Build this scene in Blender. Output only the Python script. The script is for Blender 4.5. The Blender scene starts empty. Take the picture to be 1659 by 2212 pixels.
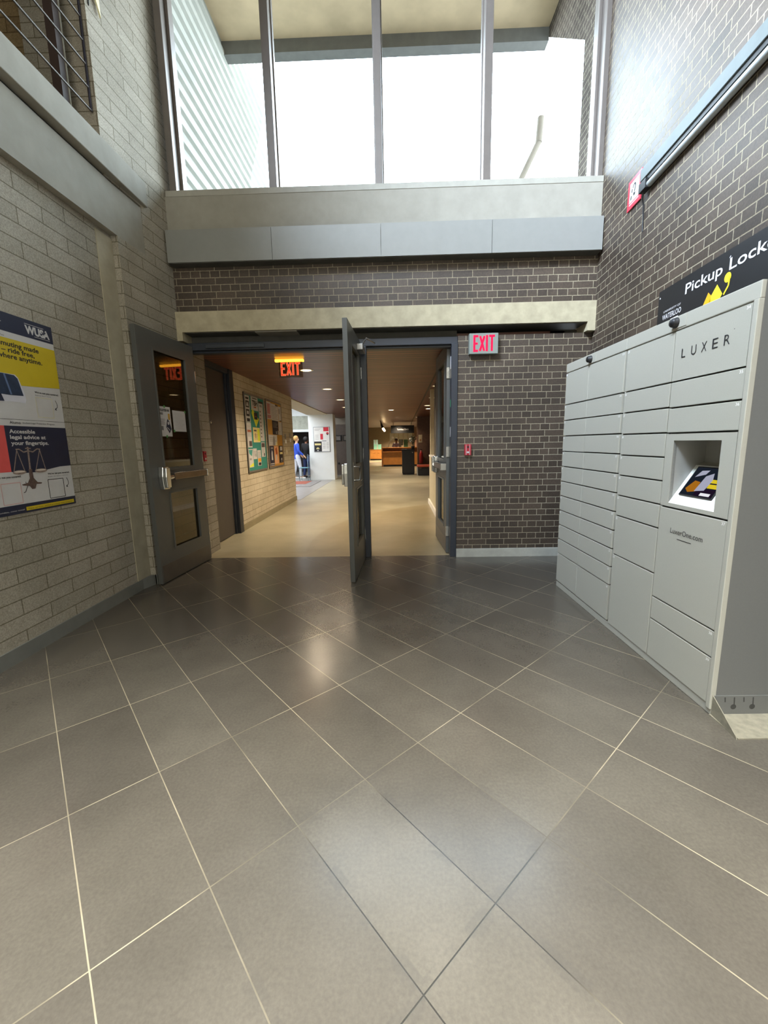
import bpy, math, random
from mathutils import Vector as V, Matrix
random.seed(7)
S = bpy.context.scene
COL = S.collection
PI = math.pi

# ------------------------------------------------------------------ colours and materials
def C(h, a=1.0):
    h = h.lstrip('#')
    c = [int(h[i:i+2], 16)/255 for i in (0, 2, 4)]
    return tuple((x/12.92 if x <= .04045 else ((x+.055)/1.055)**2.4) for x in c) + (a,)

class NT:
    def __init__(s, name):
        s.m = bpy.data.materials.new(name); s.m.use_nodes = True
        s.t = s.m.node_tree; s.t.nodes.clear()
        s.out = s.n('ShaderNodeOutputMaterial')
    def n(s, kind, **kw):
        o = s.t.nodes.new(kind)
        for k, v in kw.items():
            if k.startswith('i_'):
                o.inputs[k[2:].replace('_', ' ')].default_value = v
            else:
                setattr(o, k, v)
        return o
    def l(s, a, b): s.t.links.new(a, b)
    def math(s, op, a, b=None, c=None):
        o = s.n('ShaderNodeMath', operation=op)
        for i, x in enumerate((a, b, c)):
            if x is None: continue
            if isinstance(x, (int, float)): o.inputs[i].default_value = x
            else: s.l(x, o.inputs[i])
        return o.outputs[0]
    def mix(s, f, a, b, mode='MIX'):
        o = s.n('ShaderNodeMix', data_type='RGBA', blend_type=mode)
        for i, x in ((0, f), (6, a), (7, b)):
            if isinstance(x, (int, float, tuple)): o.inputs[i].default_value = x
            else: s.l(x, o.inputs[i])
        return o.outputs[2]
    def noise(s, vec, scale, detail=4, rough=.6):
        o = s.n('ShaderNodeTexNoise'); o.inputs['Scale'].default_value = scale
        o.inputs['Detail'].default_value = detail; o.inputs['Roughness'].default_value = rough
        if vec is not None: s.l(vec, o.inputs['Vector'])
        return o.outputs[0]
    def ramp(s, f, a, b, c0=(0, 0, 0, 1), c1=(1, 1, 1, 1)):
        o = s.n('ShaderNodeValToRGB'); s.l(f, o.inputs[0])
        o.color_ramp.elements[0].position = a; o.color_ramp.elements[1].position = b
        o.color_ramp.elements[0].color = c0; o.color_ramp.elements[1].color = c1
        return o.outputs[0]
    def bsdf(s, col, rough=.6, metal=0, spec=.5, bump=None, bstr=.3, bdist=.01, emit=None, es=0):
        b = s.n('ShaderNodeBsdfPrincipled')
        for k, x in (('Base Color', col), ('Roughness', rough), ('Metallic', metal), ('Specular IOR Level', spec)):
            if isinstance(x, (int, float, tuple)): b.inputs[k].default_value = x
            else: s.l(x, b.inputs[k])
        if emit is not None:
            b.inputs['Emission Color'].default_value = emit; b.inputs['Emission Strength'].default_value = es
        if bump is not None:
            bn = s.n('ShaderNodeBump'); bn.inputs['Strength'].default_value = bstr; bn.inputs['Distance'].default_value = bdist
            s.l(bump, bn.inputs['Height']); s.l(bn.outputs[0], b.inputs['Normal'])
        s.l(b.outputs[0], s.out.inputs[0])
        return b
    def pos(s): return s.n('ShaderNodeNewGeometry').outputs['Position']

MATS = {}
def M(name, hx, rough=.6, metal=0, var=.08, scale=9, spec=.5, bump=0, emit=None, es=0):
    if name in MATS: return MATS[name]
    t = NT(name); p = t.pos(); nz = t.noise(p, scale)
    c = C(hx)
    lo = tuple(x*(1-var) for x in c[:3])+(1,); hi = tuple(min(1, x*(1+var)) for x in c[:3])+(1,)
    col = t.ramp(nz, .3, .7, lo, hi)
    t.bsdf(col, rough, metal, spec, bump=nz if bump else None, bstr=bump, emit=C(emit) if emit else None, es=es)
    MATS[name] = t.m
    return t.m

def masonry(name, c1, c2, mort, bw, rh, mw, u0, z0, squash=1.0, rough=.8, spec=.4, bstr=.5, bdist=.006, fine=60, var=.25, stain=.25):
    t = NT(name)
    g = t.n('ShaderNodeNewGeometry'); sp = t.n('ShaderNodeSeparateXYZ'); t.l(g.outputs['Position'], sp.inputs[0])
    sn = t.n('ShaderNodeSeparateXYZ'); t.l(g.outputs['True Normal'], sn.inputs[0])
    f = t.math('GREATER_THAN', t.math('ABSOLUTE', sn.outputs[1]), .7)
    u = t.math('ADD', t.math('MULTIPLY', sp.outputs[0], f), t.math('MULTIPLY', sp.outputs[1], t.math('SUBTRACT', 1, f)))
    cb = t.n('ShaderNodeCombineXYZ')
    t.l(t.math('SUBTRACT', u, u0), cb.inputs[0]); t.l(t.math('SUBTRACT', sp.outputs[2], z0), cb.inputs[1])
    wob = t.n('ShaderNodeVectorMath', operation='SCALE'); wob.inputs['Scale'].default_value = .004
    nn = t.n('ShaderNodeTexNoise'); nn.inputs['Scale'].default_value = 7; t.l(g.outputs['Position'], nn.inputs['Vector'])
    t.l(nn.outputs['Color'], wob.inputs[0])
    ad = t.n('ShaderNodeVectorMath', operation='ADD'); t.l(cb.outputs[0], ad.inputs[0]); t.l(wob.outputs[0], ad.inputs[1])
    b = t.n('ShaderNodeTexBrick', offset=.5, offset_frequency=2, squash=squash, squash_frequency=2)
    t.l(ad.outputs[0], b.inputs['Vector'])
    for k, v in (('Scale', 1), ('Mortar Size', mw), ('Mortar Smooth', .25), ('Bias', 0), ('Brick Width', bw), ('Row Height', rh),
                 ('Color1', C(c1)), ('Color2', C(c2)), ('Mortar', C(mort))):
        b.inputs[k].default_value = v
    n1 = t.noise(g.outputs['Position'], fine, 5, .7); n2 = t.noise(g.outputs['Position'], 1.3, 4, .6)
    col = t.mix(var, b.outputs['Color'], t.ramp(n1, .3, .7), 'OVERLAY')
    col = t.mix(stain, col, t.ramp(n2, .3, .7), 'SOFT_LIGHT')
    h = t.math('SUBTRACT', t.math('MULTIPLY', n1, .35), b.outputs['Fac'])
    rr = t.math('ADD', t.math('MULTIPLY', b.outputs['Fac'], .95-rough), rough)
    t.bsdf(col, rr, 0, spec, bump=h, bstr=bstr, bdist=bdist)
    MATS[name] = t.m
    return t.m

BLOCK = masonry('concrete_block', '#948e80', '#9f988a', '#6f6858', .4225, .1045, .004, 2.491-.006-.211, .699, rough=.85, spec=.25, bstr=.55, bdist=.008, fine=120, var=.35, stain=.3)
BLOCKW = masonry('corridor_block', '#b8ae98', '#c3b9a2', '#857a62', .30, .1045, .004, .1, .05, rough=.85, spec=.2, bstr=.45, bdist=.007, fine=110, var=.3, stain=.3)
BRICK = masonry('dark_brick', '#3a3027', '#4a3e33', '#8a806b', .209, .0688, .004, .02, 2.068-.0688, squash=.5, rough=.54, spec=.5, bstr=.5, bdist=.006, fine=70, var=.3, stain=.35)

OUTBRICK = masonry('outside_brick', '#4d453f', '#5a514a', '#8a8272', .209, .0688, .0045, .02, 2.068-.0688, squash=.5, rough=.95, spec=.05, bstr=.3, bdist=.004, fine=70, var=.3, stain=.3)
def floor_mat():
    t = NT('grey_floor_tile'); p = t.pos()
    th = .742256; A = (math.cos(th), math.sin(th), 0); B = (math.sin(th), -math.cos(th), 0); O = (-.80631, .83999, 0)
    sub = t.n('ShaderNodeVectorMath', operation='SUBTRACT'); t.l(p, sub.inputs[0]); sub.inputs[1].default_value = O
    def dot(a):
        d = t.n('ShaderNodeVectorMath', operation='DOT_PRODUCT'); t.l(sub.outputs[0], d.inputs[0]); d.inputs[1].default_value = a
        return d.outputs['Value']
    cb = t.n('ShaderNodeCombineXYZ'); t.l(t.math('ADD', dot(B), .0022), cb.inputs[0]); t.l(t.math('ADD', dot(A), .0022), cb.inputs[1])
    b = t.n('ShaderNodeTexBrick', offset=0, offset_frequency=2, squash=1); t.l(cb.outputs[0], b.inputs['Vector'])
    for k, v in (('Scale', 1), ('Mortar Size', .0022), ('Mortar Smooth', .3), ('Bias', 0), ('Brick Width', .6112), ('Row Height', .305),
                 ('Color1', C('#4b463f')), ('Color2', C('#534e46')), ('Mortar', C('#4e4942'))):
        b.inputs[k].default_value = v
    n1 = t.noise(p, 90, 2, .6); n2 = t.noise(p, 1.6, 5, .6); n3 = t.noise(p, 2.2, 3, .5)
    col = t.mix(.10, b.outputs['Color'], t.ramp(n1, .3, .7), 'OVERLAY')
    col = t.mix(.22, col, t.ramp(n2, .3, .7), 'SOFT_LIGHT')
    grout = t.mix(t.ramp(n3, .42, .62), C('#958b77'), C('#665f51'))
    # damp dirt that has crept out of the joints near the entrance mat
    dst = t.n('ShaderNodeVectorMath', operation='DISTANCE'); t.l(p, dst.inputs[0]); dst.inputs[1].default_value = (.10, 1.02, 0)
    near = t.ramp(dst.outputs['Value'], .35, .75, (1, 1, 1, 1), (0, 0, 0, 1))
    b2 = t.n('ShaderNodeTexBrick', offset=0, offset_frequency=2, squash=1); t.l(cb.outputs[0], b2.inputs['Vector'])
    for k, v in (('Scale', 1), ('Mortar Size', .026), ('Mortar Smooth', .2), ('Bias', 0), ('Brick Width', .6112), ('Row Height', .305)): b2.inputs[k].default_value = v
    damp = t.math('MULTIPLY', t.math('MULTIPLY', near, b2.outputs['Fac']), t.ramp(t.noise(p, 9, 4, .6), .48, .56))
    grout = t.mix(near, grout, C('#26231f'))
    col = t.mix(b.outputs['Fac'], col, grout)
    col = t.mix(t.math('MULTIPLY', damp, .3), col, C('#3f3c38'))
    rr = t.math('ADD', t.math('MULTIPLY', n2, .12), .19)
    rr = t.math('MINIMUM', rr, .266)
    h = t.math('SUBTRACT', 1, b.outputs['Fac'])
    t.bsdf(col, rr, 0, 1.0, bump=h, bstr=.1, bdist=.0015)
    return t.m
FLOOR = floor_mat()

def terrazzo():
    t = NT('corridor_terrazzo'); p = t.pos()
    n1 = t.noise(p, 90, 5, .75); n2 = t.noise(p, .9, 4, .6)
    col = t.mix(t.ramp(n1, .35, .65), C('#938d76'), C('#ada68c'))
    # slow worn sweep in front of the doors
    d = t.n('ShaderNodeVectorMath', operation='DISTANCE'); t.l(p, d.inputs[0]); d.inputs[1].default_value = (2.6, 5.6, 0)
    arc = t.ramp(t.math('DIVIDE', d.outputs['Value'], 8), .468, .474, (1, 1, 1, 1), (0, 0, 0, 1))
    col = t.mix(t.math('MULTIPLY', arc, .5), col, C('#8d7c58'))
    sp = t.n('ShaderNodeSeparateXYZ'); t.l(p, sp.inputs[0])
    strip = t.math('LESS_THAN', sp.outputs[1], 5.05)
    col = t.mix(t.math('MULTIPLY', strip, .55), col, C('#9a8d72'))
    col = t.mix(.35, col, t.ramp(n2, .3, .7), 'SOFT_LIGHT')
    t.bsdf(col, .32, 0, .45, bump=n1, bstr=.05, bdist=.002)
    return t.m
TERR = terrazzo()

def slats():
    t = NT('brown_slat_ceiling'); p = t.pos()
    sp = t.n('ShaderNodeSeparateXYZ'); t.l(p, sp.inputs[0])
    fr = t.math('FRACT', t.math('DIVIDE', sp.outputs[1], .125))
    gap = t.math('LESS_THAN', fr, .24)
    row = t.math('FLOOR', t.math('DIVIDE', sp.outputs[1], .125))
    wn = t.n('ShaderNodeTexWhiteNoise', noise_dimensions='1D'); t.l(row, wn.inputs['W'])
    mp = t.n('ShaderNodeMapping'); mp.inputs['Scale'].default_value = (.6, 14, 1); t.l(p, mp.inputs[0])
    g = t.noise(mp.outputs[0], 6, 4, .6)
    col = t.mix(wn.outputs['Value'], C('#5a3524'), C('#7a4a33'))
    col = t.mix(.4, col, t.ramp(g, .3, .7), 'SOFT_LIGHT')
    col = t.mix(gap, col, C('#0d0705'))
    t.bsdf(col, .38, 0, .45, bump=t.math('SUBTRACT', 1, gap), bstr=.6, bdist=.01)
    return t.m
SLAT = slats()

def corrug():
    t = NT('white_siding_metal'); p = t.pos(); nz = t.noise(p, 3)
    t.bsdf(t.ramp(nz, .3, .7, C('#a5a69e'), C('#b3b3ab')), 1, 0, .02)
    return t.m

def glass(name, tint='#ffffff', refl=.12, rough=.02):
    t = NT(name); p = t.pos()
    tr = t.n('ShaderNodeBsdfTransparent')
    nz = t.noise(p, 1.5); t.l(t.ramp(nz, .2, .8, tuple(x*.97 for x in C(tint)[:3])+(1,), C(tint)), tr.inputs[0])
    gl = t.n('ShaderNodeBsdfGlossy'); gl.inputs['Roughness'].default_value = rough
    lw = t.n('ShaderNodeLayerWeight'); fr = t.math('POWER', lw.outputs['Facing'], 5)
    ms = t.n('ShaderNodeMixShader'); t.l(t.math('MINIMUM', t.math('ADD', t.math('MULTIPLY', fr, .8), refl*.5), 1.0), ms.inputs[0])
    t.l(tr.outputs[0], ms.inputs[1]); t.l(gl.outputs[0], ms.inputs[2]); t.l(ms.outputs[0], t.out.inputs[0])
    MATS[name] = t.m
    return t.m
def emis(name, hx, st):
    t = NT(name); p = t.pos(); nz = t.noise(p, 30)
    e = t.n('ShaderNodeEmission'); e.inputs[1].default_value = st
    c = C(hx); t.l(t.ramp(nz, .2, .8, tuple(x*.93 for x in c[:3])+(1,), c), e.inputs[0])
    t.l(e.outputs[0], t.out.inputs[0]); MATS[name] = t.m
    return t.m

CONC = M('cast_concrete', '#938f84', .85, var=.08, scale=6, bump=.12, spec=.25)
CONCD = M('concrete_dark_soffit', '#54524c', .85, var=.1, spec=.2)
CONCL = M('lintel_concrete', '#aba187', .85, var=.14, scale=9, bump=.15, spec=.25)
PANEL = M('grey_metal_panel', '#858580', .45, .1, var=.03)
BASEG = M('grey_rubber_base', '#6e6f6a', .55, var=.08)
ALU = M('window_aluminium', '#6f6862', .45, .3, var=.05)
ALUW = M('window_sill_paint', '#9a978c', .6, var=.08)
DOORP = M('grey_door_paint', '#525350', .42, 0, var=.05, scale=3)
FRAMEP = M('navy_grey_frame_paint', '#262b34', .45, 0, var=.07)
DOORB = M('brown_grey_door_paint', '#4b4540', .5, var=.05)
CHROME = M('satin_chrome', '#c4c4c0', .24, .95, var=.04)
BRONZE = M('worn_bronze_bar', '#7a6a58', .35, .7, var=.15)
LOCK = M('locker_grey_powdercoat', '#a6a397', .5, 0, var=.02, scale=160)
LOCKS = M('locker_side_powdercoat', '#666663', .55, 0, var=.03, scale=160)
GAP = M('dark_gap', '#2b2b2a', .8)
BLACK = M('matte_black', '#141416', .5, var=.1)
WHITE = M('white_paint', '#e6e6e2', .6, var=.03)
PAPER = M('white_paper', '#c2c1c0', .7, var=.03)
INK = M('black_ink', '#17171a', .6)
NAVY = M('navy_print', '#1c2138', .55)
YEL = M('yellow_print', '#c6af1a', .55, var=.05)
CORAL = M('coral_print', '#d2524f', .55)
DKBROWN = M('dark_brown_steel', '#3d2f2a', .5, var=.15)
GLASSW = glass('window_glass', '#f7f9f8', .014)
GLASSD = glass('door_glass', '#cfc7b2', .16)

# ------------------------------------------------------------------ mesh builder
class F:
    def __init__(s, O=(0, 0, 0), X=(1, 0, 0), Y=(0, 1, 0)):
        s.O = V(O); s.X = V(X).normalized(); s.Y = V(Y).normalized(); s.Z = s.X.cross(s.Y)
    def p(s, x, y, z=0): return s.O + s.X*x + s.Y*y + s.Z*z
WF = F()
_TXT = {}
def text_geo(body, bold):
    k = (body, bold)
    if k not in _TXT:
        cu = bpy.data.curves.new('lettering', 'FONT'); cu.body = body; cu.size = 1; cu.offset = bold; cu.resolution_u = 3
        ob = bpy.data.objects.new('lettering', cu); me = ob.to_mesh()
        vs = [(v.co.x, v.co.y) for v in me.vertices]; fs = [tuple(p.vertices) for p in me.polygons]
        ob.to_mesh_clear(); bpy.data.objects.remove(ob); bpy.data.curves.remove(cu)
        _TXT[k] = (vs, fs)
    return _TXT[k]
class MB:
    def __init__(s): s.v = []; s.f = []; s.m = []; s.sm = []; s.mats = []
    def mi(s, mat):
        if mat not in s.mats: s.mats.append(mat)
        return s.mats.index(mat)
    def add(s, vs, fs, mat, smooth=False):
        b = len(s.v); k = s.mi(mat); s.v += [tuple(v) for v in vs]
        for f in fs: s.f.append([b+i for i in f]); s.m.append(k); s.sm.append(smooth)
    def box(s, x0, x1, y0, y1, z0, z1, mat, fr=WF, skip=''):
        q = [fr.p(x, y, z) for z in (z0, z1) for y in (y0, y1) for x in (x0, x1)]
        fs = {'b': (0, 2, 3, 1), 't': (4, 5, 7, 6), 'f': (0, 1, 5, 4), 'k': (2, 6, 7, 3), 'l': (0, 4, 6, 2), 'r': (1, 3, 7, 5)}
        s.add(q, [f for k, f in fs.items() if k not in skip], mat); return s
    def poly(s, pts, mat): s.add(pts, [tuple(range(len(pts)))], mat); return s
    def prism(s, pts, vec, mat):
        n = len(pts); a = [V(p) for p in pts]; b = [p+V(vec) for p in a]
        s.add(a+b, [tuple(reversed(range(n))), tuple(range(n, 2*n))]+[(i, (i+1) % n, n+(i+1) % n, n+i) for i in range(n)], mat); return s
    def tube(s, pts, r, mat, seg=10, cap=True):
        pts = [V(p) for p in pts]; rs = r if isinstance(r, (list, tuple)) else [r]*len(pts); vs = []; fs = []
        up = V((0, 0, 1))
        for i, p in enumerate(pts):
            d = (pts[min(i+1, len(pts)-1)]-pts[max(i-1, 0)]).normalized()
            a = d.cross(up if abs(d.z) < .95 else V((1, 0, 0))).normalized(); b = d.cross(a)
            vs += [p+(a*math.cos(2*PI*j/seg)+b*math.sin(2*PI*j/seg))*rs[i] for j in range(seg)]
        for i in range(len(pts)-1):
            for j in range(seg): fs.append((i*seg+j, i*seg+(j+1) % seg, (i+1)*seg+(j+1) % seg, (i+1)*seg+j))
        s.add(vs, fs, mat, True)
        if cap: s.add(vs[:seg], [tuple(range(seg))], mat); s.add(vs[-seg:], [tuple(reversed(range(seg)))], mat)
        return s
    def lathe(s, prof, c, mat, seg=20, fr=WF):
        vs = []; fs = []; n = len(prof)
        for j in range(seg):
            a = 2*PI*j/seg
            for r, z in prof: vs.append(fr.p(c[0]+r*math.cos(a), c[1]+r*math.sin(a), c[2]+z))
        for j in range(seg):
            k = (j+1) % seg
            for i in range(n-1): fs.append((j*n+i, k*n+i, k*n+i+1, j*n+i+1))
        s.add(vs, fs, mat, True); return s
    def ball(s, c, r, mat, sx=1, sy=1, sz=1, seg=14):
        prof = [(r*math.sin(PI*i/8)+1e-5, -r*math.cos(PI*i/8)) for i in range(9)]
        b = len(s.v); s.lathe(prof, (0, 0, 0), mat, seg)
        for i in range(b, len(s.v)):
            v = s.v[i]; s.v[i] = (c[0]+v[0]*sx, c[1]+v[1]*sy, c[2]+v[2]*sz)
        return s
    # flat graphics on a frame (layer k lifts a print off the sheet by a hair)
    def rect(s, fr, x0, y0, x1, y1, mat, k=1): return s.poly([fr.p(x, y, k*.0006) for x, y in ((x0, y0), (x1, y0), (x1, y1), (x0, y1))], mat)
    def flat(s, fr, pts, mat, k=1): return s.poly([fr.p(x, y, k*.0006) for x, y in pts], mat)
    def disc(s, fr, x, y, rx, ry, mat, k=1, n=18): return s.flat(fr, [(x+rx*math.cos(2*PI*i/n), y+ry*math.sin(2*PI*i/n)) for i in range(n)], mat, k)
    def stroke(s, fr, pts, w, mat, k=1):
        for (a, b), (c, d) in zip(pts, pts[1:]):
            dx, dy = c-a, d-b; L = math.hypot(dx, dy) or 1; nx, ny = -dy/L*w/2, dx/L*w/2
            s.flat(fr, [(a+nx, b+ny), (a-nx, b-ny), (c-nx, d-ny), (c+nx, d+ny)], mat, k)
        return s
    def text(s, fr, x, y, w, h, body, mat, k=2, bold=0.0, shear=0.0):
        """lettering whose ink fills the box x..x+w and stands h high (capital height) on baseline y"""
        vs, fs = text_geo(body, bold)
        if not vs: return s
        x0 = min(a for a, b in vs); x1 = max(a for a, b in vs); kx = w/(x1-x0); ky = h/.70
        s.add([fr.p(x+(a-x0)*kx+shear*b*ky, y+b*ky, k*.0006) for a, b in vs], fs, mat); return s
    def build(s, name, parent=None, bevel=0, **props):
        me = bpy.data.meshes.new(name); me.from_pydata(s.v, [], s.f)
        for m in s.mats: me.materials.append(m)
        me.polygons.foreach_set('material_index', s.m); me.polygons.foreach_set('use_smooth', s.sm); me.update()
        o = bpy.data.objects.new(name, me); COL.objects.link(o)
        if bevel:
            b = o.modifiers.new('bevel', 'BEVEL'); b.width = bevel; b.segments = 2; b.limit_method = 'ANGLE'; b.angle_limit = .6
        adopt(o, parent)
        for k, v in props.items(): o[k] = v
        return o
def adopt(o, parent):
    if parent is not None:
        o.parent = parent; o.matrix_parent_inverse = parent.matrix_basis.inverted()
def thing(name, label, cat, loc=(0, 0, 0), group=None, kind=None):
    e = bpy.data.objects.new(name, None); e.empty_display_size = .1; COL.objects.link(e); e.location = loc
    e['label'] = label
    if cat: e['category'] = cat
    if group: e['group'] = group
    if kind: e['kind'] = kind
    return e
def dup(root, loc, label, name=None):
    r = root.copy(); r.location = loc; r['label'] = label; COL.objects.link(r)
    for ch in root.children:
        c = ch.copy(); c.parent = r; c.matrix_parent_inverse = ch.matrix_parent_inverse.copy(); COL.objects.link(c)
        for g in ch.children:
            d = g.copy(); d.parent = c; d.matrix_parent_inverse = g.matrix_parent_inverse.copy(); COL.objects.link(d)
    return r
def struct(mb, name, label, parent=None, bevel=0): return mb.build(name, parent, bevel, kind='structure', label=label)

# ------------------------------------------------------------------ camera
CAMP = V((0, 0, 1.33496))
CR = V((0.9995576477098853, 0.022553240658155792, -0.019387115321680616))
CU = V((0.015397661211356013, 0.16526830128187267, 0.9861284402250169))
CF = V((-0.02544446764821652, 0.9859907402847248, -0.1648479273114448))
cd = bpy.data.cameras.new('camera'); cam = bpy.data.objects.new('camera', cd); COL.objects.link(cam)
cam.matrix_world = Matrix(((CR.x, CU.x, -CF.x, CAMP.x), (CR.y, CU.y, -CF.y, CAMP.y), (CR.z, CU.z, -CF.z, CAMP.z), (0, 0, 0, 1)))
cd.sensor_fit = 'VERTICAL'; cd.sensor_height = 36; cd.lens = 890.80/2212*36; cd.clip_start = .05; cd.clip_end = 200
S.camera = cam

# ------------------------------------------------------------------ the shell of the lobby
RA = math.radians(3.0)
def rwx(y): return 2.14+(y-4.70)*math.tan(RA)          # face of the right wall
def pierx(y): return -2.36+(y-3.86)*.066               # face of the block pier on the left

struct(MB().box(-3.2, 3.2, -6, 4.79, -.2, 0, FLOOR), 'floor', 'floor of dark grey rectangular tiles laid diagonally with pale joints')
struct(MB().box(-9, 6, 4.79, 37, -.2, 0, TERR), 'floor_corridor', 'speckled beige corridor floor beyond the open doors')

m = MB()
m.box(-2.9, -2.42, -6, 3.86, 0, 3.148, BLOCK)
m.box(-2.9, -2.413, 3.66, 3.858, 0, 3.12, M('wall_strip_concrete', '#a49c86', .85, var=.12, scale=6, bump=.1))
struct(m, 'wall_left', 'pale concrete block wall on the left behind the big poster')
m = MB()
for z0, z1, ya in ((0, 3.15, 3.86), (3.15, 3.57, 4.24), (3.57, 6.9, 3.79)):
    m.prism([(-2.9, ya, z0), (pierx(ya), ya, z0), (-2.303, 4.75, z0), (-2.303, 5.24, z0), (-2.9, 5.24, z0)], (0, 0, z1-z0), BLOCK)
struct(m, 'wall_left_pier', 'block wall corner rising behind the left open door up to the window')
m = MB(); m.prism([(-2.9, -6, 3.15), (-2.36, -6, 3.15), (-2.36, 3.86, 3.15), (-2.338, 4.235, 3.15), (-2.9, 4.235, 3.15)], (0, 0, .405), CONC)
struct(m, 'trim_1', 'concrete beam over the left block wall')
m = MB(); m.box(-5.6, -2.30, -6, 4.30, 3.585, 3.80, CONC); m.box(-5.6, -2.38, -6, 4.2, 3.555, 3.585, GAP)  # GAP strip paints the shadow gap between ledge and beam dark
struct(m, 'floor_balcony', 'concrete edge of the balcony floor above the left wall', bevel=.006)
BALC = masonry('balcony_block', '#7d6a4f', '#887557', '#5f5038', .4225, .1045, .004, .1, .699, rough=.9, spec=.15, bstr=.5, bdist=.006, fine=110, var=.3, stain=.3)
struct(MB().box(-5.6, -2.44, 3.86, 4.1, 3.835, 6.9, BALC), 'wall_balcony', 'brown block end wall inside the balcony opening')
struct(MB().box(-5.8, -5.6, -6, 4.1, 3.6, 6.9, CONC), 'wall_balcony_side', 'concrete wall at the back of the balcony')
m = MB(); fr = F((2.14, 4.70, 0), (math.sin(RA), math.cos(RA), 0), (0, 0, 1))
m.prism([(rwx(-6), -6, 0), (rwx(5.0), 5.0, 0), (rwx(5.0)+.4, 5.0, 0), (rwx(-6)+.4, -6, 0)], (0, 0, 6.9), BRICK)
struct(m, 'wall_right', 'tall dark brick wall on the right behind the lockers')
struct(MB().box(-5.8, 3.2, -6.2, -6, 0, 6.9, CONC), 'wall_rear', 'concrete wall behind the viewpoint')
struct(MB().box(-5.8, 3.2, -6.2, 4.9, 6.9, 7.1, CONC), 'ceiling', 'high concrete ceiling of the lobby')

struct(MB().box(.716, 2.25, 4.73, 4.97, .095, 2.463, BRICK), 'wall_back', 'dark brick wall between the doorway and the lockers')
struct(MB().box(.716, 2.2, 4.70, 4.76, 0, .095, M('light_base_concrete', '#a3a196', .8, var=.1, bump=.1)), 'baseboard_back', 'pale concrete base under the dark brick wall')
struct(MB().box(-2.315, 2.19, 4.68, 5.0, 2.756, 3.25, BRICK), 'wall_back_upper', 'band of dark brick above the concrete lintel')
m = MB(); m.box(-2.32, 2.15, 4.64, 4.97, 2.551, 2.758, CONCL)
m.box(2.055, 2.145, 4.64, 4.9, 2.463, 2.551, CONCL); m.box(-2.32, -2.25, 4.64, 4.9, 2.463, 2.551, CONCL)
m.box(-2.24, 2.05, 4.665, 4.97, 2.545, 2.5509, CONCD)
m.box(-1.47, -1.02, 4.66, 4.93, 2.538, 2.546, M('soffit_plate', '#8e897d', .7))
struct(m, 'trim_2', 'beige concrete lintel spanning above the doorway')
struct(MB().box(-2.33, 2.19, 4.66, 5.0, 3.25, 3.872, CONC), 'wall_back_sill', 'concrete band under the high window')
m = MB()
for a, b in ((-2.29, -1.208), (-1.204, -.098), (-.094, 1.019), (1.023, 2.118)): m.box(a, b, 4.555, 4.575, 3.205, 3.512, PANEL)
m.box(-2.29, 2.118, 4.575, 4.68, 3.208, 3.51, PANEL); m.box(-2.29, 2.118, 4.57, 4.68, 3.20, 3.208, CONCD)
struct(m, 'trim_3', 'grey metal panel boxing across the wall below the high window')
m = MB(); m.prism([(-2.42, -6, 0), (-2.408, -6, 0), (-2.408, 3.72, 0), (-2.42, 3.72, 0)], (0, 0, .098), BASEG)
m.prism([(-2.42, 3.72, 0), (-2.408, 3.72, 0), (-2.37, 3.86, 0), (-2.352, 3.86, 0), (-2.30, 4.72, 0), (-2.32, 4.72, 0)], (0, 0, .098), BASEG)
struct(m, 'baseboard_left', 'grey rubber baseboard along the left block wall')

# high window
w = thing('window_1', 'high window of four tall panes over the doorway', 'window', (-.08, 4.8, 3.87), kind='structure')
m = MB(); zt = 6.9
m.box(-2.30, 2.165, 4.655, 4.93, 3.868, 3.925, ALUW)
m.box(-2.27, -2.20, 4.70, 4.92, 3.925, zt, ALU); m.box(2.095, 2.155, 4.70, 4.92, 3.925, zt, ALU)
m.box(-2.20, -2.17, 4.80, 4.90, 3.925, zt, ALU); m.box(2.065, 2.095, 4.80, 4.90, 3.925, zt, ALU)
m.build('window_frame', w, .004)
for a, b in ((-1.235, -1.155), (-.138, -.066), (.945, 1.025)):
    m = MB(); m.box(a, b, 4.70, 4.90, 3.925, zt, ALU); m.box(a-.012, b+.012, 4.80, 4.86, 3.925, zt, ALU); m.build('mullion', w, .004)
for a, b in ((-2.18, -1.23), (-1.16, -.13), (-.07, .95), (1.02, 2.075)):
    MB().box(a, b, 4.826, 4.834, 3.925, zt, GLASSW).build('window_pane', w)

# outside the window
SID = corrug(); m = MB(); z = 3.2; prof = []
while z < 11:
    prof += [(-2.30, z), (-2.30, z+.085), (-2.265, z+.105), (-2.265, z+.15)]; z += .17
vs = [(x, y, zz) for y in (4.94, 8.5) for x, zz in prof]; n = len(prof)
m.add(vs, [(i, i+1, n+i+1, n+i) for i in range(n-1)], SID); m.box(-2.5, -2.305, 4.94, 8.5, 3.2, 11.1, SID)
struct(m, 'wall_outside_left', 'white corrugated metal siding outside the window at left')
struct(MB().box(-2.62, -2.30, 8.5, 8.72, 3.2, 11.2, CONC), 'wall_outside_edge', 'rough concrete edge at the far end of the white siding')
m = MB(); m.prism([(2.2, 4.98, 3.2), (2.2, 5.45, 3.2), (2.2, 5.45, 5.72), (2.2, 6.75, 6.82), (2.2, 7.0, 9), (2.2, 4.98, 9)], (.3, 0, 0), OUTBRICK)
struct(m, 'wall_outside_right', 'grey brick wall outside the window at right')
SOF = M('canopy_concrete', '#d8c19f', .85, var=.12, scale=3)
m = MB(); m.box(-2.3, 2.5, 4.94, 6.8, 6.86, 7.1, SOF); m.box(-2.3, 2.2, 6.65, 6.8, 6.70, 6.86, M('canopy_beam', '#6f6e6a', .85, var=.1))
struct(m, 'trim_4', 'beige concrete canopy with edge beam outside the window')
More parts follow.
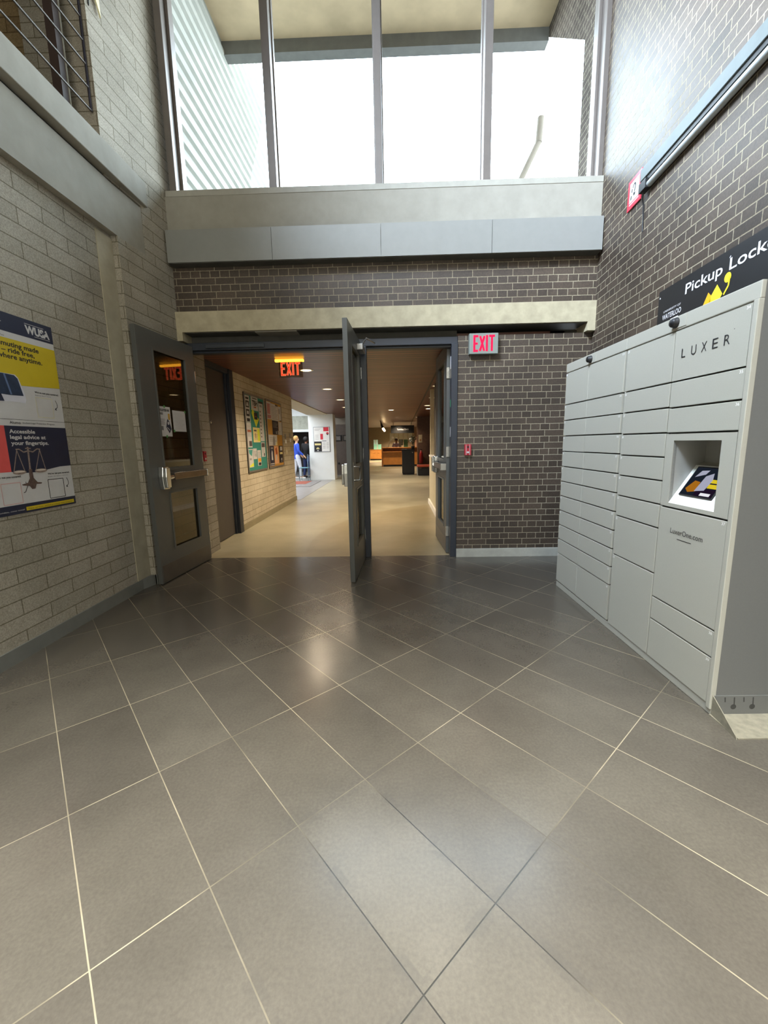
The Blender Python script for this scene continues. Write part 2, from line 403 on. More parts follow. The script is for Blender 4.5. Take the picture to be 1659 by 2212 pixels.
struct(MB().box(-9.2, 6, 4.98, 37, 3.15, 3.3, CONCD), 'roof', 'flat roof outside below the window')
m = MB().tube([(1.06, 7, 3.3), (1.99, 7, 5.23), (2.225, 7, 5.70)], .045, M('weathered_pipe', '#8a8072', .8, 0)).tube([(2.225, 7, 5.69), (2.245, 7, 6.02)], .05, M('weathered_pipe', ''))
m.build('vent_pipe', label='bent metal pipe standing outside behind the rightmost pane', category='pipe')

# balcony railing
t = thing('balcony_railing', 'thin rod railing with dark steel posts in the balcony opening', 'railing', (-2.43, 3.6, 3.835))
ROD = M('steel_rod', '#57514a', .5, .4)
for i in range(7): MB().tube([(-2.40, -3, 4.03+.161*i), (-2.40, 3.775, 4.03+.161*i)], .0075, ROD, 8).build('rod', t)
MB().tube([(-2.40, 3.768, 4.025), (-2.40, 3.768, 5.15)], .009, M('steel_rod_dark', '#3c3a44', .4, .7), 8).build('end_rod', t)
for y, x, wd in ((3.66, -2.55, .055), (3.04, -2.60, .075), (1.6, -2.60, .075), (.2, -2.6, .075)):
    MB().box(x-.02, x+.05, y-wd, y+wd*.4, 3.835, 5.6, DKBROWN).box(x+.05, x+.056, y+wd*.4-.012, y+wd*.4, 3.835, 5.6, CONC).build('post', t)
m = MB(); m.box(-2.365, -2.30, 3.83, 3.93, 4.93, 5.05, BLACK); m.prism([(-2.345, 3.86, 4.94), (-2.345, 3.93, 4.94), (-2.345, 3.935, 4.80)], (.012, 0, 0), M('cream_plate', '#d7cfa6', .5))
m.tube([(-2.36, 3.80, 5.0), (-2.35, 3.79, 4.84), (-2.36, 3.83, 4.80), (-2.355, 3.85, 4.94)], .004, BLACK, 6)
m.build('wall_light', label='dark light fitting with cream bracket at the top end of the balcony opening', category='light')

# ------------------------------------------------------------------ things on the right wall
RW = F((2.14, 4.70, 0), (-math.sin(RA), -math.cos(RA), 0), (0, 0, 1))       # x runs toward the viewer, z out of the wall
def ru(y): return (4.70-y)/math.cos(RA)
t = thing('wall_rail', 'long metal channel rail with dark slot running along the right brick wall', 'rail', (2.08, 3.7, 3.4))
m = MB(); a, b = ru(3.80), ru(-4)
m.box(a, b, 3.385, 3.475, 0, .055, M('brushed_rail', '#5f6665', .6, .1), RW); m.build('channel', t, .003)
MB().box(a, b, 3.352, 3.386, 0, .045, BLACK, RW).build('slot', t)
MB().tube([RW.p(ru(3.74), 3.325, .028), RW.p(b, 3.325, .028)], .024, M('grey_conduit', '#a6acab', .45, .4), 12).build('conduit', t)
m = MB(); m.box(ru(3.80), ru(3.70), 3.30, 3.37, .01, .06, BLACK, RW)
m.tube([RW.p(ru(3.76), 3.31, .04), RW.p(ru(3.79), 3.26, .03), RW.p(ru(3.80), 3.22, .012), RW.p(ru(3.80), 3.02, .004)], .006, BLACK, 6).build('junction', t)
# fire hose marker sign
m = MB(); x0, x1, z0, z1 = ru(4.085), ru(3.865), 3.30, 3.535
RED = M('sign_red', '#c22a3e', .45, var=.04)
m.box(x0, x1, z0, z1, .004, .012, RED, RW)
q = F(RW.p(x0, z0, .0125), RW.X, RW.Y); W_, H_ = x1-x0, z1-z0
m.rect(q, .035, .05, W_-.03, H_-.03, PAPER)
m.rect(q, .035, .032, W_-.03, .042, M('sign_pink', '#e3b9c2', .5))
for p in ([(.06, .07), (.068, .10)], [(.07, .125), (.078, .15)]): m.stroke(q, p, .016, INK, 2)
m.stroke(q, [(.085, .155), (.10, .175), (.125, .175), (.13, .15), (.115, .115)], .014, INK, 2); m.rect(q, .10, .085, .128, .108, INK, 2)
m.build('fire_hose_sign', label='small red and white square sign at the end of the rail on the right wall', category='sign')
# pickup sign
x0, x1, z0, z1 = ru(3.455), ru(1.55), 1.93, 2.435
m = MB(); m.box(x0, x1, z0, z1, .004, .010, BLACK, RW)
q = F(RW.p(x0, z0, .0105), RW.X, RW.Y)
m.text(q, ru(3.13)-x0, 2.316-z0, ru(2.775)-ru(3.13), .066, 'Pickup', PAPER, bold=.012)
m.text(q, ru(2.72)-x0, 2.316-z0, .44, .066, 'Lockers', PAPER, bold=.012)
m.stroke(q, [(ru(2.725)-x0, 2.385-z0), (ru(2.717)-x0, 2.395-z0)], .006, PAPER, 2)
m.text(q, ru(3.375)-x0, 2.262-z0, .205, .014, 'UNIVERSITY OF', PAPER)
m.text(q, ru(3.385)-x0, 2.212-z0, .225, .036, 'WATERLOO', PAPER, bold=.008)
m.rect(q, ru(3.28)-x0, 2.186-z0, ru(3.19)-x0, 2.196-z0, PAPER)
OR = M('sign_amber', '#e8a31c', .5); YE = M('sign_yellow', '#e8cf2c', .5)
def cv(pts): return [(ru(3.11)-x0+(a-1020)*.00097, 2.118-z0+b*.001) for a, b in pts]
m.flat(q, cv([(1210, 66), (1252, 128), (1282, 100), (1282, 20), (1240, 20)]), OR, 2)
m.flat(q, cv([(1282, 100), (1330, 150), (1384, 80), (1340, 20), (1240, 20)]), YE, 2)
m.disc(q, *cv([(1418, 160)])[0], .028, .028, YE, 2); m.stroke(q, cv([(1436, 160), (1430, 110), (1395, 70)]), .012, YE, 2)
m.disc(q, .02, H_+.22, .006, .006, PAPER, 2)
m.build('pickup_lockers_sign', label='black sign reading Pickup Lockers on the brick wall above the lockers', category='sign')

# ------------------------------------------------------------------ parcel lockers
AK = -.0160; PD = V((math.sin(AK), math.cos(AK), 0)); P0 = V((1.4865, 3.735, 0))
LK = F(P0, -PD, (0, 0, 1))            # x = distance from the far end, y = height, z = out into the room
t = thing('parcel_locker_bank', 'grey parcel locker bank of thirty-nine doors with a touch screen, against the right wall', 'lockers', P0+LK.X*.95)
m = MB(); D0 = -.40
m.box(.03, 1.40, .03, 1.965, D0, -.020, LOCK, LK); m.box(1.40, 1.88, 1.357, 1.965, D0, -.020, LOCK, LK)
m.box(1.40, 1.88, .03, .957, D0, -.020, LOCK, LK); m.box(1.40, 1.88, .957, 1.357, D0, -.30, LOCK, LK)
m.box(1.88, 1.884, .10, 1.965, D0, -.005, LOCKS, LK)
m.box(.034, 1.385, .05, 1.89, -.021, -.0185, GAP, LK); m.box(1.385, 1.856, 1.355, 1.89, -.021, -.0185, GAP, LK); m.box(1.385, 1.856, .05, .959, -.021, -.0185, GAP, LK)  # dark plates behind the doors paint the shade in their gaps
m.build('cabinet', t, .003)
m = MB(); m.box(.03, .926, 1.894, 1.965, -.020, 0, LOCK, LK); m.box(.93, 1.885, 1.894, 1.965, -.020, 0, LOCK, LK); m.build('top_panel', t, .003)
MB().box(1.860, 1.885, .03, 1.894, -.02, .006, LOCK, LK).build('end_trim', t, .003)
MB().box(.923, .938, .05, 1.89, -.02, -.010, LOCK, LK).build('centre_trim', t)
R1 = [1.89, 1.628, 1.497, 1.365, 1.233, 1.102, .971, .842, .711, .580, .450, .318, .055]
R3 = [1.89, 1.628, 1.496, 1.360, 1.226, 1.094, .960, .823, .554, .045]
def door(s0, s1, z1, z0, num, right, extra=None):
    m = MB(); m.box(s0+.0025, s1-.0025, z0+.004, z1-.004, -.018, .002, LOCK, LK)
    q = F(LK.p(s1-.030 if right else s0+.010, z1-.024, .0025), LK.X, LK.Y)
    m.text(q, 0, 0, .020, .013, num, WHITE, bold=.015)
    if extra: extra(m)
    m.build('locker_door', t, .0025)
n = 1
for s0, s1, rt in ((.034, .436, False), (.436, .921, True)):
    for a, b in zip(R1, R1[1:]): door(s0, s1, a, b, str(n), rt); n += 1
for a, b in zip(R3, R3[1:]): door(.941, 1.383, a, b, str(n), False); n += 1
LX = F(LK.p(0, 0, .0025), LK.X, LK.Y)
def luxer(m):
    for i, ch in enumerate('LUXER'): m.text(LX, 1.448+i*.0685, 1.742, .034 if ch != 'L' else .028, .047, ch, INK, bold=-.004)
    m.rect(LX, 1.772, 1.80, 1.776, 1.803, INK, 2)
def luxone(m):
    m.text(LX, 1.492, .822, .233, .028, 'LuxerOne.com', INK); m.rect(LX, 1.548, .795, 1.652, .799, INK, 2)
for a, b, ex in ((1.89, 1.628, luxer), (1.628, 1.491, None), (1.491, 1.357, None), (.955, .419, luxone), (.419, .283, None), (.283, .045, None)):
    door(1.386, 1.857, a, b, str(n), True, ex); n += 1
# touch screen bay
m = MB(); a, b, c, d = 1.450, 1.772, .982, 1.318; A, B, Cc, Dd = 1.3885, 1.8545, .961, 1.353
for x0, x1, z0, z1 in ((A, a, Cc, Dd), (b, B, Cc, Dd), (a, b, d, Dd), (a, b, Cc, c)): m.box(x0, x1, z0, z1, -.018, .002, LOCK, LK)
bk = -.175
LG = M('bay_liner', '#9b9b96', .5, var=.02)
m.poly([LK.p(a, c, 0), LK.p(a, d, 0), LK.p(a, d, bk), LK.p(a, 1.20, bk), LK.p(a, 1.185, -.13)], LG)
m.poly([LK.p(b, c, 0), LK.p(b, d, 0), LK.p(b, d, bk), LK.p(b, 1.20, bk), LK.p(b, 1.185, -.13)], LG)
m.poly([LK.p(a, d, 0), LK.p(b, d, 0), LK.p(b, d, bk), LK.p(a, d, bk)], LG)
m.poly([LK.p(a, d, bk), LK.p(b, d, bk), LK.p(b, 1.20, bk), LK.p(a, 1.20, bk)], LG)
m.poly([LK.p(a, 1.20, bk), LK.p(b, 1.20, bk), LK.p(b, 1.185, -.13), LK.p(a, 1.185, -.13)], LOCK)
m.poly([LK.p(a, c, 0), LK.p(b, c, 0), LK.p(b, 1.185, -.13), LK.p(a, 1.185, -.13)], WHITE)
bay = m.build('screen_bay', t)
sl = (LK.Y*.203-LK.Z*.13).normalized(); q = F(LK.p(1.488, .982, 0)+sl*.055, LK.X, sl)
m = MB(); m.box(0, .225, 0, .175, .0, .008, BLACK, q)
q2 = F(q.p(0, 0, .0085), q.X, q.Y)
SCR = [emis('screen_'+k, h, s) for k, h, s in (('slate', '#2a3240', .35), ('amber', '#b9761e', .6), ('pale', '#b9bbd0', .6), ('yellow', '#d8bf2a', .8), ('purple', '#2b1c33', .4), ('white', '#e6e6ea', .8))]
m.rect(q2, .006, .006, .219, .169, SCR[0]); m.flat(q2, [(.02, .04), (.05, .09), (.09, .085), (.10, .03), (.05, .02)], SCR[1], 2)
m.flat(q2, [(.09, .03), (.10, .12), (.14, .14), (.16, .10), (.15, .04)], SCR[2], 3); m.flat(q2, [(.03, .11), (.09, .13), (.10, .155), (.05, .15)], SCR[2], 2)
m.rect(q2, .155, .085, .219, .105, SCR[3], 3); m.rect(q2, .155, .055, .219, .078, SCR[3], 3); m.rect(q2, .10, .006, .219, .05, SCR[4], 2); m.rect(q2, .14, .010, .205, .026, SCR[5], 3)
m.build('touch_screen', bay)
for s, zz in ((.457, 1.925), (1.383, 1.932)):
    fr = F(LK.p(s, zz, 0), LK.X, LK.Y)
    c = MB().lathe([(.027, 0), (.027, .010), (.023, .013), (.023, .024), (.018, .031), (.001, .034)], (0, 0, 0), BLACK, 16, fr).build('camera_dome', t)
    MB().box(.0, .075, -.03, .03, .0, .003, LOCK, fr).build('camera_plate', c, .002)
# base with open side tray
m = MB(); m.box(.03, 1.885, .0, .048, D0, -.004, LOCK, LK); m.build('plinth', t, .003)
TRAY = M('tray_worn_paint', '#7d7767', .65, var=.2, scale=30)
m = MB(); DIRT = M('scuff_marks', '#3a3936', .9, var=.3)
p = lambda s, z, d: LK.p(s, z, d)
m.prism([p(1.885, 0, -.004), p(2.055, 0, .012), p(2.05, .012, .012), p(1.885, .104, -.004)], LK.Z*-.004, TRAY)
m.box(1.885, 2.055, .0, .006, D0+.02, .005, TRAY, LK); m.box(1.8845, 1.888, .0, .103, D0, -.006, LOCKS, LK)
q = F(p(1.8882, 0, -.006), LK.Z*-1, LK.Y)
for i, x in enumerate((.055, .10, .145, .19)):
    m.stroke(q, [(x, .095), (x+.003, .05+.02*(i % 2 == 0))], .006, DIRT, 1)
    if i % 2: m.disc(q, x, .045, .014, .014, DIRT, 1, 10)
q = F(p(1.90, .0065, -.005), LK.Z*-1, LK.X)
m.disc(q, .06, .09, .045, .03, DIRT, 1, 12); m.disc(q, .17, .09, .05, .03, DIRT, 1, 12)
m.build('side_tray', t)

# ------------------------------------------------------------------ big poster on the left wall
X0 = -2.419
PF = F((X0, 3.046, 0), (0, 1, 0), (0, 0, 1))     # x from the right edge (negative goes left), y = height
m = MB(); m.box(-.86, 0, .93, 2.187, 0, .0025, PAPER, PF)
q = F(PF.p(0, 0, .0028), PF.X, PF.Y); o = -.024
m.rect(q, -.86, 2.072, 0, 2.187, NAVY)
m.text(q, -.222, 2.100, .195, .048, 'WUSA', PAPER, bold=.05); m.rect(q, -.222, 2.157, -.07, 2.160, PAPER, 2); m.rect(q, -.155, 2.087, -.027, 2.090, PAPER, 2)
m.flat(q, [(-.105, 2.118), (-.055, 2.140), (-.060, 2.128), (-.10, 2.112)], NAVY, 3)
m.text(q, -.70, 2.125, .31, .018, 'student benefits.', PAPER, bold=.02)
m.text(q, -.425, 2.040, .04, .010, 'UPass', INK)
yel = [(-.86, 2.032), (0, 2.032), (0, 1.768)]
for i in range(13): a = i/12; yel.append((-a*.86, 1.768-.030*math.sin(min(1, a*1.2)*PI*.5)))
m.flat(q, yel, YEL)
m.text(q, -.524, 1.984, .385, .030, 'Commuting made', INK, bold=.022)
m.text(q, -.524, 1.946, .345, .030, 'easy \u2013 ride free,', INK, bold=.022)
m.text(q, -.524, 1.909, .400, .030, 'anywhere anytime.', INK, bold=.022)
BUSG = M('bus_glass_print', '#26354c', .5, var=.3, scale=20); BUSB = M('bus_body_print', '#c9c9d2', .5, var=.06)
m.flat(q, [(-.86, 1.81), (-.40, 1.812), (-.352, 1.812), (-.333, 1.795), (-.30, 1.70), (-.296, 1.66), (-.306, 1.638), (-.41, 1.642), (-.86, 1.60)], BUSB, 2)
m.flat(q, [(-.86, 1.805), (-.43, 1.810), (-.36, 1.808), (-.338, 1.79), (-.312, 1.684), (-.405, 1.680), (-.86, 1.69)], BUSG, 3)
m.stroke(q, [(-.43, 1.808), (-.40, 1.685)], .012, M('bus_pillar_print', '#5d7296', .5), 4)
m.flat(q, [(-.86, 1.68), (-.47, 1.684), (-.455, 1.64), (-.86, 1.61)], NAVY, 3)
m.text(q, -.222, 1.714, .20, .012, "We've got you covered.", INK, bold=.02); m.text(q, -.222, 1.697, .13, .008, 'Scan to learn more', M('grey_print', '#6e6e72', .6))
for a, b, c, d, mt in ((-.222, -.088, 1.555, 1.686, M('cream_print', '#cfc9a6', .6)), (-.224, -.09, .998, 1.128, INK), (-.575, -.44, .998, 1.130, M('rose_print', '#c99a97', .6))):
    m.stroke(q, [(a, c), (b, c), (b, d), (a, d), (a, c)], .004, mt, 2)
for y in (1.615, 1.065): m.stroke(q, [(-.058, y+.065), (-.046, y+.04), (-.046, y+.02), (-.066, y)], .004, INK, 2); m.stroke(q, [(-.062, y+.012), (-.068, y), (-.054, y-.002)], .004, INK, 2)
m.stroke(q, [(-.40, 1.13), (-.39, 1.10), (-.41, 1.065), (-.425, 1.06)], .004, INK, 2)
m.rect(q, -.86, 1.529, 0, 1.531, INK)
m.text(q, -.444, 1.502, .078, .017, 'Alumo', INK, bold=.01); m.text(q, -.352, 1.506, .258, .010, 'Student Legal Protection Program', INK)
m.rect(q, -.86, 1.20, -.487, 1.489, CORAL)
m.flat(q, [(-.487, 1.489), (0, 1.489), (0, 1.216), (-.10, 1.214), (-.19, 1.202), (-.30, 1.187), (-.40, 1.187), (-.487, 1.20)], NAVY)
m.text(q, -.458, 1.443, .19, .024, 'Accessible', PAPER, bold=.028); m.text(q, -.458, 1.407, .27, .024, 'legal advice at', PAPER, bold=.028); m.text(q, -.458, 1.369, .288, .024, 'your fingertips.', PAPER, bold=.028)
SC = M('scales_bronze_print', '#8b7b72', .5, var=.3, scale=60); SD = M('scales_dark_print', '#5a4944', .5, var=.3, scale=60)
m.stroke(q, [(-.435, 1.340), (-.41, 1.342), (-.38, 1.322), (-.345, 1.330), (-.31, 1.322), (-.275, 1.342), (-.25, 1.339)], .008, SC, 3)
m.stroke(q, [(-.345, 1.356), (-.345, 1.33), (-.352, 1.20)], .013, SC, 3); m.rect(q, -.365, 1.342, -.322, 1.349, SC, 3)
for cx, cy, tx in ((-.432, 1.198, -.428), (-.268, 1.200, -.255)):
    m.stroke(q, [(cx-.04, cy), (tx, 1.335)], .006, SC, 3); m.stroke(q, [(cx+.04, cy), (tx, 1.335)], .006, SC, 3)
    m.disc(q, cx, cy-.004, .050, .014, SC, 4); m.disc(q, cx, cy, .040, .006, M('scales_pale_print', '#c9beb2', .5), 5)
m.flat(q, [(-.365, 1.21), (-.338, 1.21), (-.335, 1.15), (-.31, 1.12), (-.275, 1.115), (-.28, 1.107), (-.32, 1.108), (-.335, 1.078), (-.36, 1.078), (-.375, 1.10), (-.425, 1.108), (-.43, 1.115), (-.385, 1.122), (-.366, 1.15)], SD, 4)
m.text(q, -.218, 1.163, .195, .012, "We've got you covered.", INK, bold=.02); m.text(q, -.218, 1.146, .18, .007, 'Scan to learn more.', M('grey_print', ''))
m.text(q, -.62, 1.163, .195, .012, "We've got you covered.", INK, bold=.02)
m.rect(q, -.86, .93, 0, .989, NAVY)
m.rect(q, -.425, .943, -.018, .967, YEL, 2); m.text(q, -.415, .949, .38, .010, '*New services, period products now covered', INK, 3)
m.text(q, -.80, .949, .36, .009, 'your coverage provides, now total', PAPER, 2)
m.build('student_benefits_poster', label='large navy, yellow and white poster with a bus and brass scales on the left wall', category='poster')

# ------------------------------------------------------------------ doorway
m = MB()
m.box(-2.30, .716, 4.745, 4.84, 2.385, 2.463, FRAMEP); m.box(-2.30, .716, 4.79, 4.87, 2.36, 2.385, FRAMEP)
m.box(-.362, -.283, 4.745, 4.84, 0, 2.385, FRAMEP); m.box(.646, .716, 4.715, 4.84, 0, 2.385, FRAMEP); m.box(-2.30, -2.245, 4.745, 4.84, 0, 2.385, FRAMEP)
m.box(-.345, -.30, 4.84, 4.87, 0, 2.36, FRAMEP); m.box(.665, .70, 4.84, 4.87, 0, 2.36, FRAMEP)
m.box(-2.05, -1.4, 4.72, 4.745, 2.40, 2.44, M('closer_shoe', '#3b3f44', .4, .3))
FRAME_O = struct(m, 'trim_5', 'dark navy grey steel door frame with centre post', bevel=.005)

def leaf(name, label, hinge, tip, side, wx0=.17, wx1=.70, lx1=.66, bar=True):
    """an open door: side = +1/-1 says which face carries the push bar (Z of the leaf frame runs X x up)"""
    W, H, T = .92, 2.42, .044
    fr = F((hinge[0], hinge[1], 0), (tip[0]-hinge[0], tip[1]-hinge[1], 0), (0, 0, 1))
    t = thing(name, label, 'door', fr.O, kind='structure')
    h = T/2; m = MB(); m.box(0, wx0, .012, H, -h, h, DOORP, fr, 'r'); m.box(wx1, W, .012, H, -h, h, DOORP, fr, 'l')
    m.box(wx0, wx1, 2.25, H, -h, h, DOORP, fr, 'lr'); m.box(wx0, wx1, .885, 1.13, -h, h, DOORP, fr, 'lr'); m.box(wx0, wx1, .012, .32, -h, h, DOORP, fr, 'lr')
    m.box(lx1, wx1, .32, .885, -h, h, DOORP, fr, 'r')
    for z in (wx0, wx1): m.poly([fr.p(z, 1.13, -h), fr.p(z, 2.25, -h), fr.p(z, 2.25, h), fr.p(z, 1.13, h)], DOORP)
    m.poly([fr.p(wx0, .32, -h), fr.p(wx0, .885, -h), fr.p(wx0, .885, h), fr.p(wx0, .32, h)], DOORP)
    for x0, x1, y0, y1 in ((wx0, wx1, 1.13, 2.25), (wx0, lx1, .32, .885)):
        for s in (-1, 1):
            a, b = (h, h+.006) if s > 0 else (-h-.006, -h)
            m.box(x0-.014, x0+.006, y0-.014, y1+.014, a, b, DOORP, fr); m.box(x1-.006, x1+.014, y0-.014, y1+.014, a, b, DOORP, fr)
            m.box(x0+.006, x1-.006, y0-.014, y0+.006, a, b, DOORP, fr); m.box(x0+.006, x1-.006, y1-.006, y1+.014, a, b, DOORP, fr)
    m.box(.02, W-.02, .02, .19, h*side if side > 0 else -h-.002, h+.002 if side > 0 else -h, M('kick_plate', '#5e5a54', .35, .5), fr)
    m.build('leaf', t, .002)
    for x0, x1, y0, y1 in ((wx0, wx1, 1.13, 2.25), (wx0, lx1, .32, .885)): MB().box(x0, x1, y0, y1, -.003, .003, GLASSD, fr).build('glass_pane', t)
    def bx(m, x0, x1, y0, y1, z0, z1, mat): m.box(x0, x1, y0, y1, min(side*z0, side*z1), max(side*z0, side*z1), mat, fr)
    m = MB(); bx(m, .02, .64, 1.015, 1.075, .045, .085, BRONZE); bx(m, .02, .64, 1.075, 1.082, .05, .08, CHROME); bx(m, .0, .035, 1.005, 1.085, h, .09, CHROME); bx(m, .62, .70, 1.0, 1.09, h, .075, M('bar_end', '#3d3f42', .4, .4))
    bar_o = m.build('push_bar', t, .004)
    m = MB(); c = .765
    m.prism([fr.p(c+x, y, side*h) for x, y in ((-.055, 1.055), (-.05, 1.15), (.04, 1.15), (.055, 1.055), (.045, .93), (-.045, .93))], fr.Z*side*.05, CHROME)
    m.prism([fr.p(c+x, y, side*(h+.05)) for x, y in ((-.035, 1.05), (-.032, 1.14), (.028, 1.14), (.036, 1.05), (.03, .945), (-.03, .945))], fr.Z*side*.025, CHROME)
    m.tube([fr.p(c, 1.035, side*(h+.05)), fr.p(c-.09, 1.045, side*(h+.055))], .022, CHROME, 12)
    m.build('latch_case', t, .006)
    m = MB(); o = -side
    m.box(.775, .835, .93, 1.16, *sorted((o*h, o*(h+.004))), M('pull_plate', '#6c6e70', .35, .7), fr)
    m.tube([fr.p(.80, .99, o*h), fr.p(.80, .99, o*(h+.06)), fr.p(.80, 1.12, o*(h+.06)), fr.p(.80, 1.12, o*h)], .009, CHROME, 10)
    m.tube([fr.p(.80, .985, o*(h+.004)), fr.p(.76, .985, o*(h+.05)), fr.p(.68, .985, o*(h+.055))], .009, CHROME, 10)
    m.build('pull_handle', t)
    m = MB(); zz = sorted((o*h, o*(h+.06)))
    m.box(.06, .30, 2.285, 2.345, *zz, M('closer_body', '#aaa9a6', .35, .5), fr)
    cl = m.build('door_closer', t, .004)
    MB().tube([fr.p(.16, 2.35, o*(h+.03)), fr.p(.33, 2.385, o*(h+.10)), fr.p(.05, 2.40, o*(h+.16))], .009, M('closer_arm', '#77736d', .35, .6), 8).build('closer_arm', cl)
    for y in (.28, 1.22, 2.10):
        MB().box(-.010, .004, y-.06, y+.06, -h-.004, h+.004, CHROME, fr).build('hinge', t)
    return t, fr
d1, FR1 = leaf('door_1', 'grey glazed door standing open against the left block wall, with two notices on its glass', (-2.222, 4.735), (-2.297, 3.82), -1)
d2, FR2 = leaf('door_2', 'grey glazed door seen edge-on, open in the middle of the doorway', (-.367, 4.735), (-.412, 3.80), 1)
d3, FR3 = leaf('door_3', 'grey glazed door opened inward at the right jamb of the doorway', (.636, 4.86), (.606, 5.78), -1)
m = MB()
for z0, z1, mt in ((2.13, 2.26, WHITE), (1.72, 1.80, M('green_label', '#3f9d78', .5)), (1.39, 1.50, PAPER)): m.box(.6445, .646, 4.755, 4.80, z0, z1, mt)
m.build('jamb_sticker', FRAME_O)

# notices taped to the glass of door 1
def tape(m, fr, x, y): m.rect(fr, x-.012, y-.012, x+.012, y+.012, M('green_tape', '#4b8f4a', .5), 6)
NF = F(FR1.p(0, 0, -.0045), FR1.X*-1, FR1.Y)
q = F(NF.p(-.68, 1.443, 0), NF.X, NF.Y); m = MB(); W_, H_ = .185, .29
m.rect(q, 0, 0, W_, H_, PAPER); m.text(q, .012, .245, .155, .022, 'VOLUNTEER FAIR', INK, bold=.05); m.text(q, .012, .212, .05, .018, '2025', INK, bold=.05)
for i in range(5): m.rect(q, .012, .165-.012*i, .085-.004*(i % 3), .168-.012*i, INK, 2)
m.rect(q, .14, .165, .168, .225, M('ochre_print', '#b58a2a', .6), 2); m.flat(q, [(.095, .09), (.14, .03), (.18, .075), (.15, .15), (.125, .175), (.11, .14)], NAVY, 2)
m.disc(q, .135, .13, .014, .016, PAPER, 3); m.stroke(q, [(.11, .09), (.15, .06)], .008, PAPER, 3); m.rect(q, .015, .06, .05, .10, M('grey_print', ''), 2)
tape(m, q, .09, .29); tape(m, q, .09, 0)
m.build('taped_notice', label='white notice headed Volunteer Fair taped to the glass of the left open door', category='notice')
q = F(NF.p(-.462, 1.496, 0), NF.X, NF.Y); m = MB(); m.rect(q, 0, 0, .225, .212, PAPER)
for i in range(14): m.rect(q, .02+.01*(i % 3), .025+.012*i, .19-.012*(i*7 % 4), .029+.012*i, M('pale_grey_print', '#b4b2b0', .7), 2)
tape(m, q, .22, .208); tape(m, q, .005, .004)
m.build('taped_notice', label='plain pale sheet of fine print taped beside the Volunteer Fair notice', category='notice')

# ------------------------------------------------------------------ exit signs and alarms
EXR = emis('exit_red', '#ff2048', 1.6)
t = thing('exit_sign', 'grey exit sign with red letters on the dark brick wall beside the doorway', 'exit sign', (.98, 4.70, 2.26), group=None)
m = MB(); m.box(.828, 1.134, 4.662, 4.729, 2.258, 2.469, M('exit_face_grey', '#7f867f', .5, var=.03)); hs = m.build('housing', t, .004)
q = F((.828, 4.6615, 2.258), (1, 0, 0), (0, 0, 1)); m = MB()
for a, b in (([(.052, .030), (.052, .18)], 0), ([(.041, .180), (.092, .180)], 0), ([(.052, .105), (.088, .105)], 0), ([(.041, .032), (.092, .032)], 0), ([(.112, .180), (.158, .030)], 0), ([(.158, .180), (.112, .030)], 0), ([(.185, .190), (.185, .026)], 0), ([(.208, .180), (.268, .180)], 0), ([(.238, .180), (.238, .028)], 0)):
    m.stroke(q, a, .022, EXR, 2)
m.build('lettering', hs)
t = thing('exit_sign', 'lit red exit sign hanging from the brown slat ceiling inside the doorway', 'exit sign', (-1.33, 5.6, 2.44))
m = MB(); m.box(-1.525, -1.155, 5.575, 5.625, 2.405, 2.432, emis('exit_lamp_amber', '#ffb030', 4)); m.build('lamp_bar', t)
pl = MB().box(-1.482, -1.170, 5.598, 5.604, 2.207, 2.405, glass('acrylic_plate', '#d9c9b4', .12)).build('clear_plate', t)
q = F((-1.482, 5.597, 2.207), (1, 0, 0), (0, 0, 1)); m = MB(); EXO = emis('exit_orange', '#ff7048', 1.5); EXD = emis('exit_deep_red', '#d8200c', 1.0)
for w_, mt, k in ((.024, EXO, 1), (.011, EXD, 3)):
    for a in ([(.036, .026), (.036, .184)], [(.026, .182), (.084, .182)], [(.026, .112), (.078, .112)], [(.026, .034), (.09, .034)], [(.106, .19), (.156, .028)], [(.156, .19), (.106, .028)], [(.186, .194), (.186, .028)], [(.208, .178), (.282, .178)], [(.245, .178), (.245, .028)]):
        m.stroke(q, a, w_, mt, k)
m.build('lettering', pl)
REDA = M('alarm_red', '#a8182c', .4, var=.04)
m = MB(); m.box(.797, .870, 4.695, 4.729, 1.182, 1.303, REDA); m.box(.812, .817, 4.692, 4.696, 1.185, 1.30, PAPER); m.box(.850, .855, 4.692, 4.696, 1.185, 1.30, PAPER); m.box(.822, .845, 4.686, 4.696, 1.205, 1.225, PAPER); m.box(.826, .842, 4.690, 4.696, 1.262, 1.285, BLACK)
m.build('fire_alarm_pull', bevel=.003, label='red fire alarm pull station with white stripes on the dark brick beside the doorway', category='fire alarm')
m = MB(); m.box(-2.303, -2.268, 4.93, 5.0, 1.16, 1.28, REDA); m.box(-2.269, -2.264, 4.95, 4.98, 1.18, 1.20, PAPER); m.box(-2.269, -2.265, 4.955, 4.975, 1.24, 1.26, BLACK)
m.build('fire_alarm_pull', bevel=.003, label='red fire alarm pull station half hidden behind the edge of the left open door', category='fire alarm')

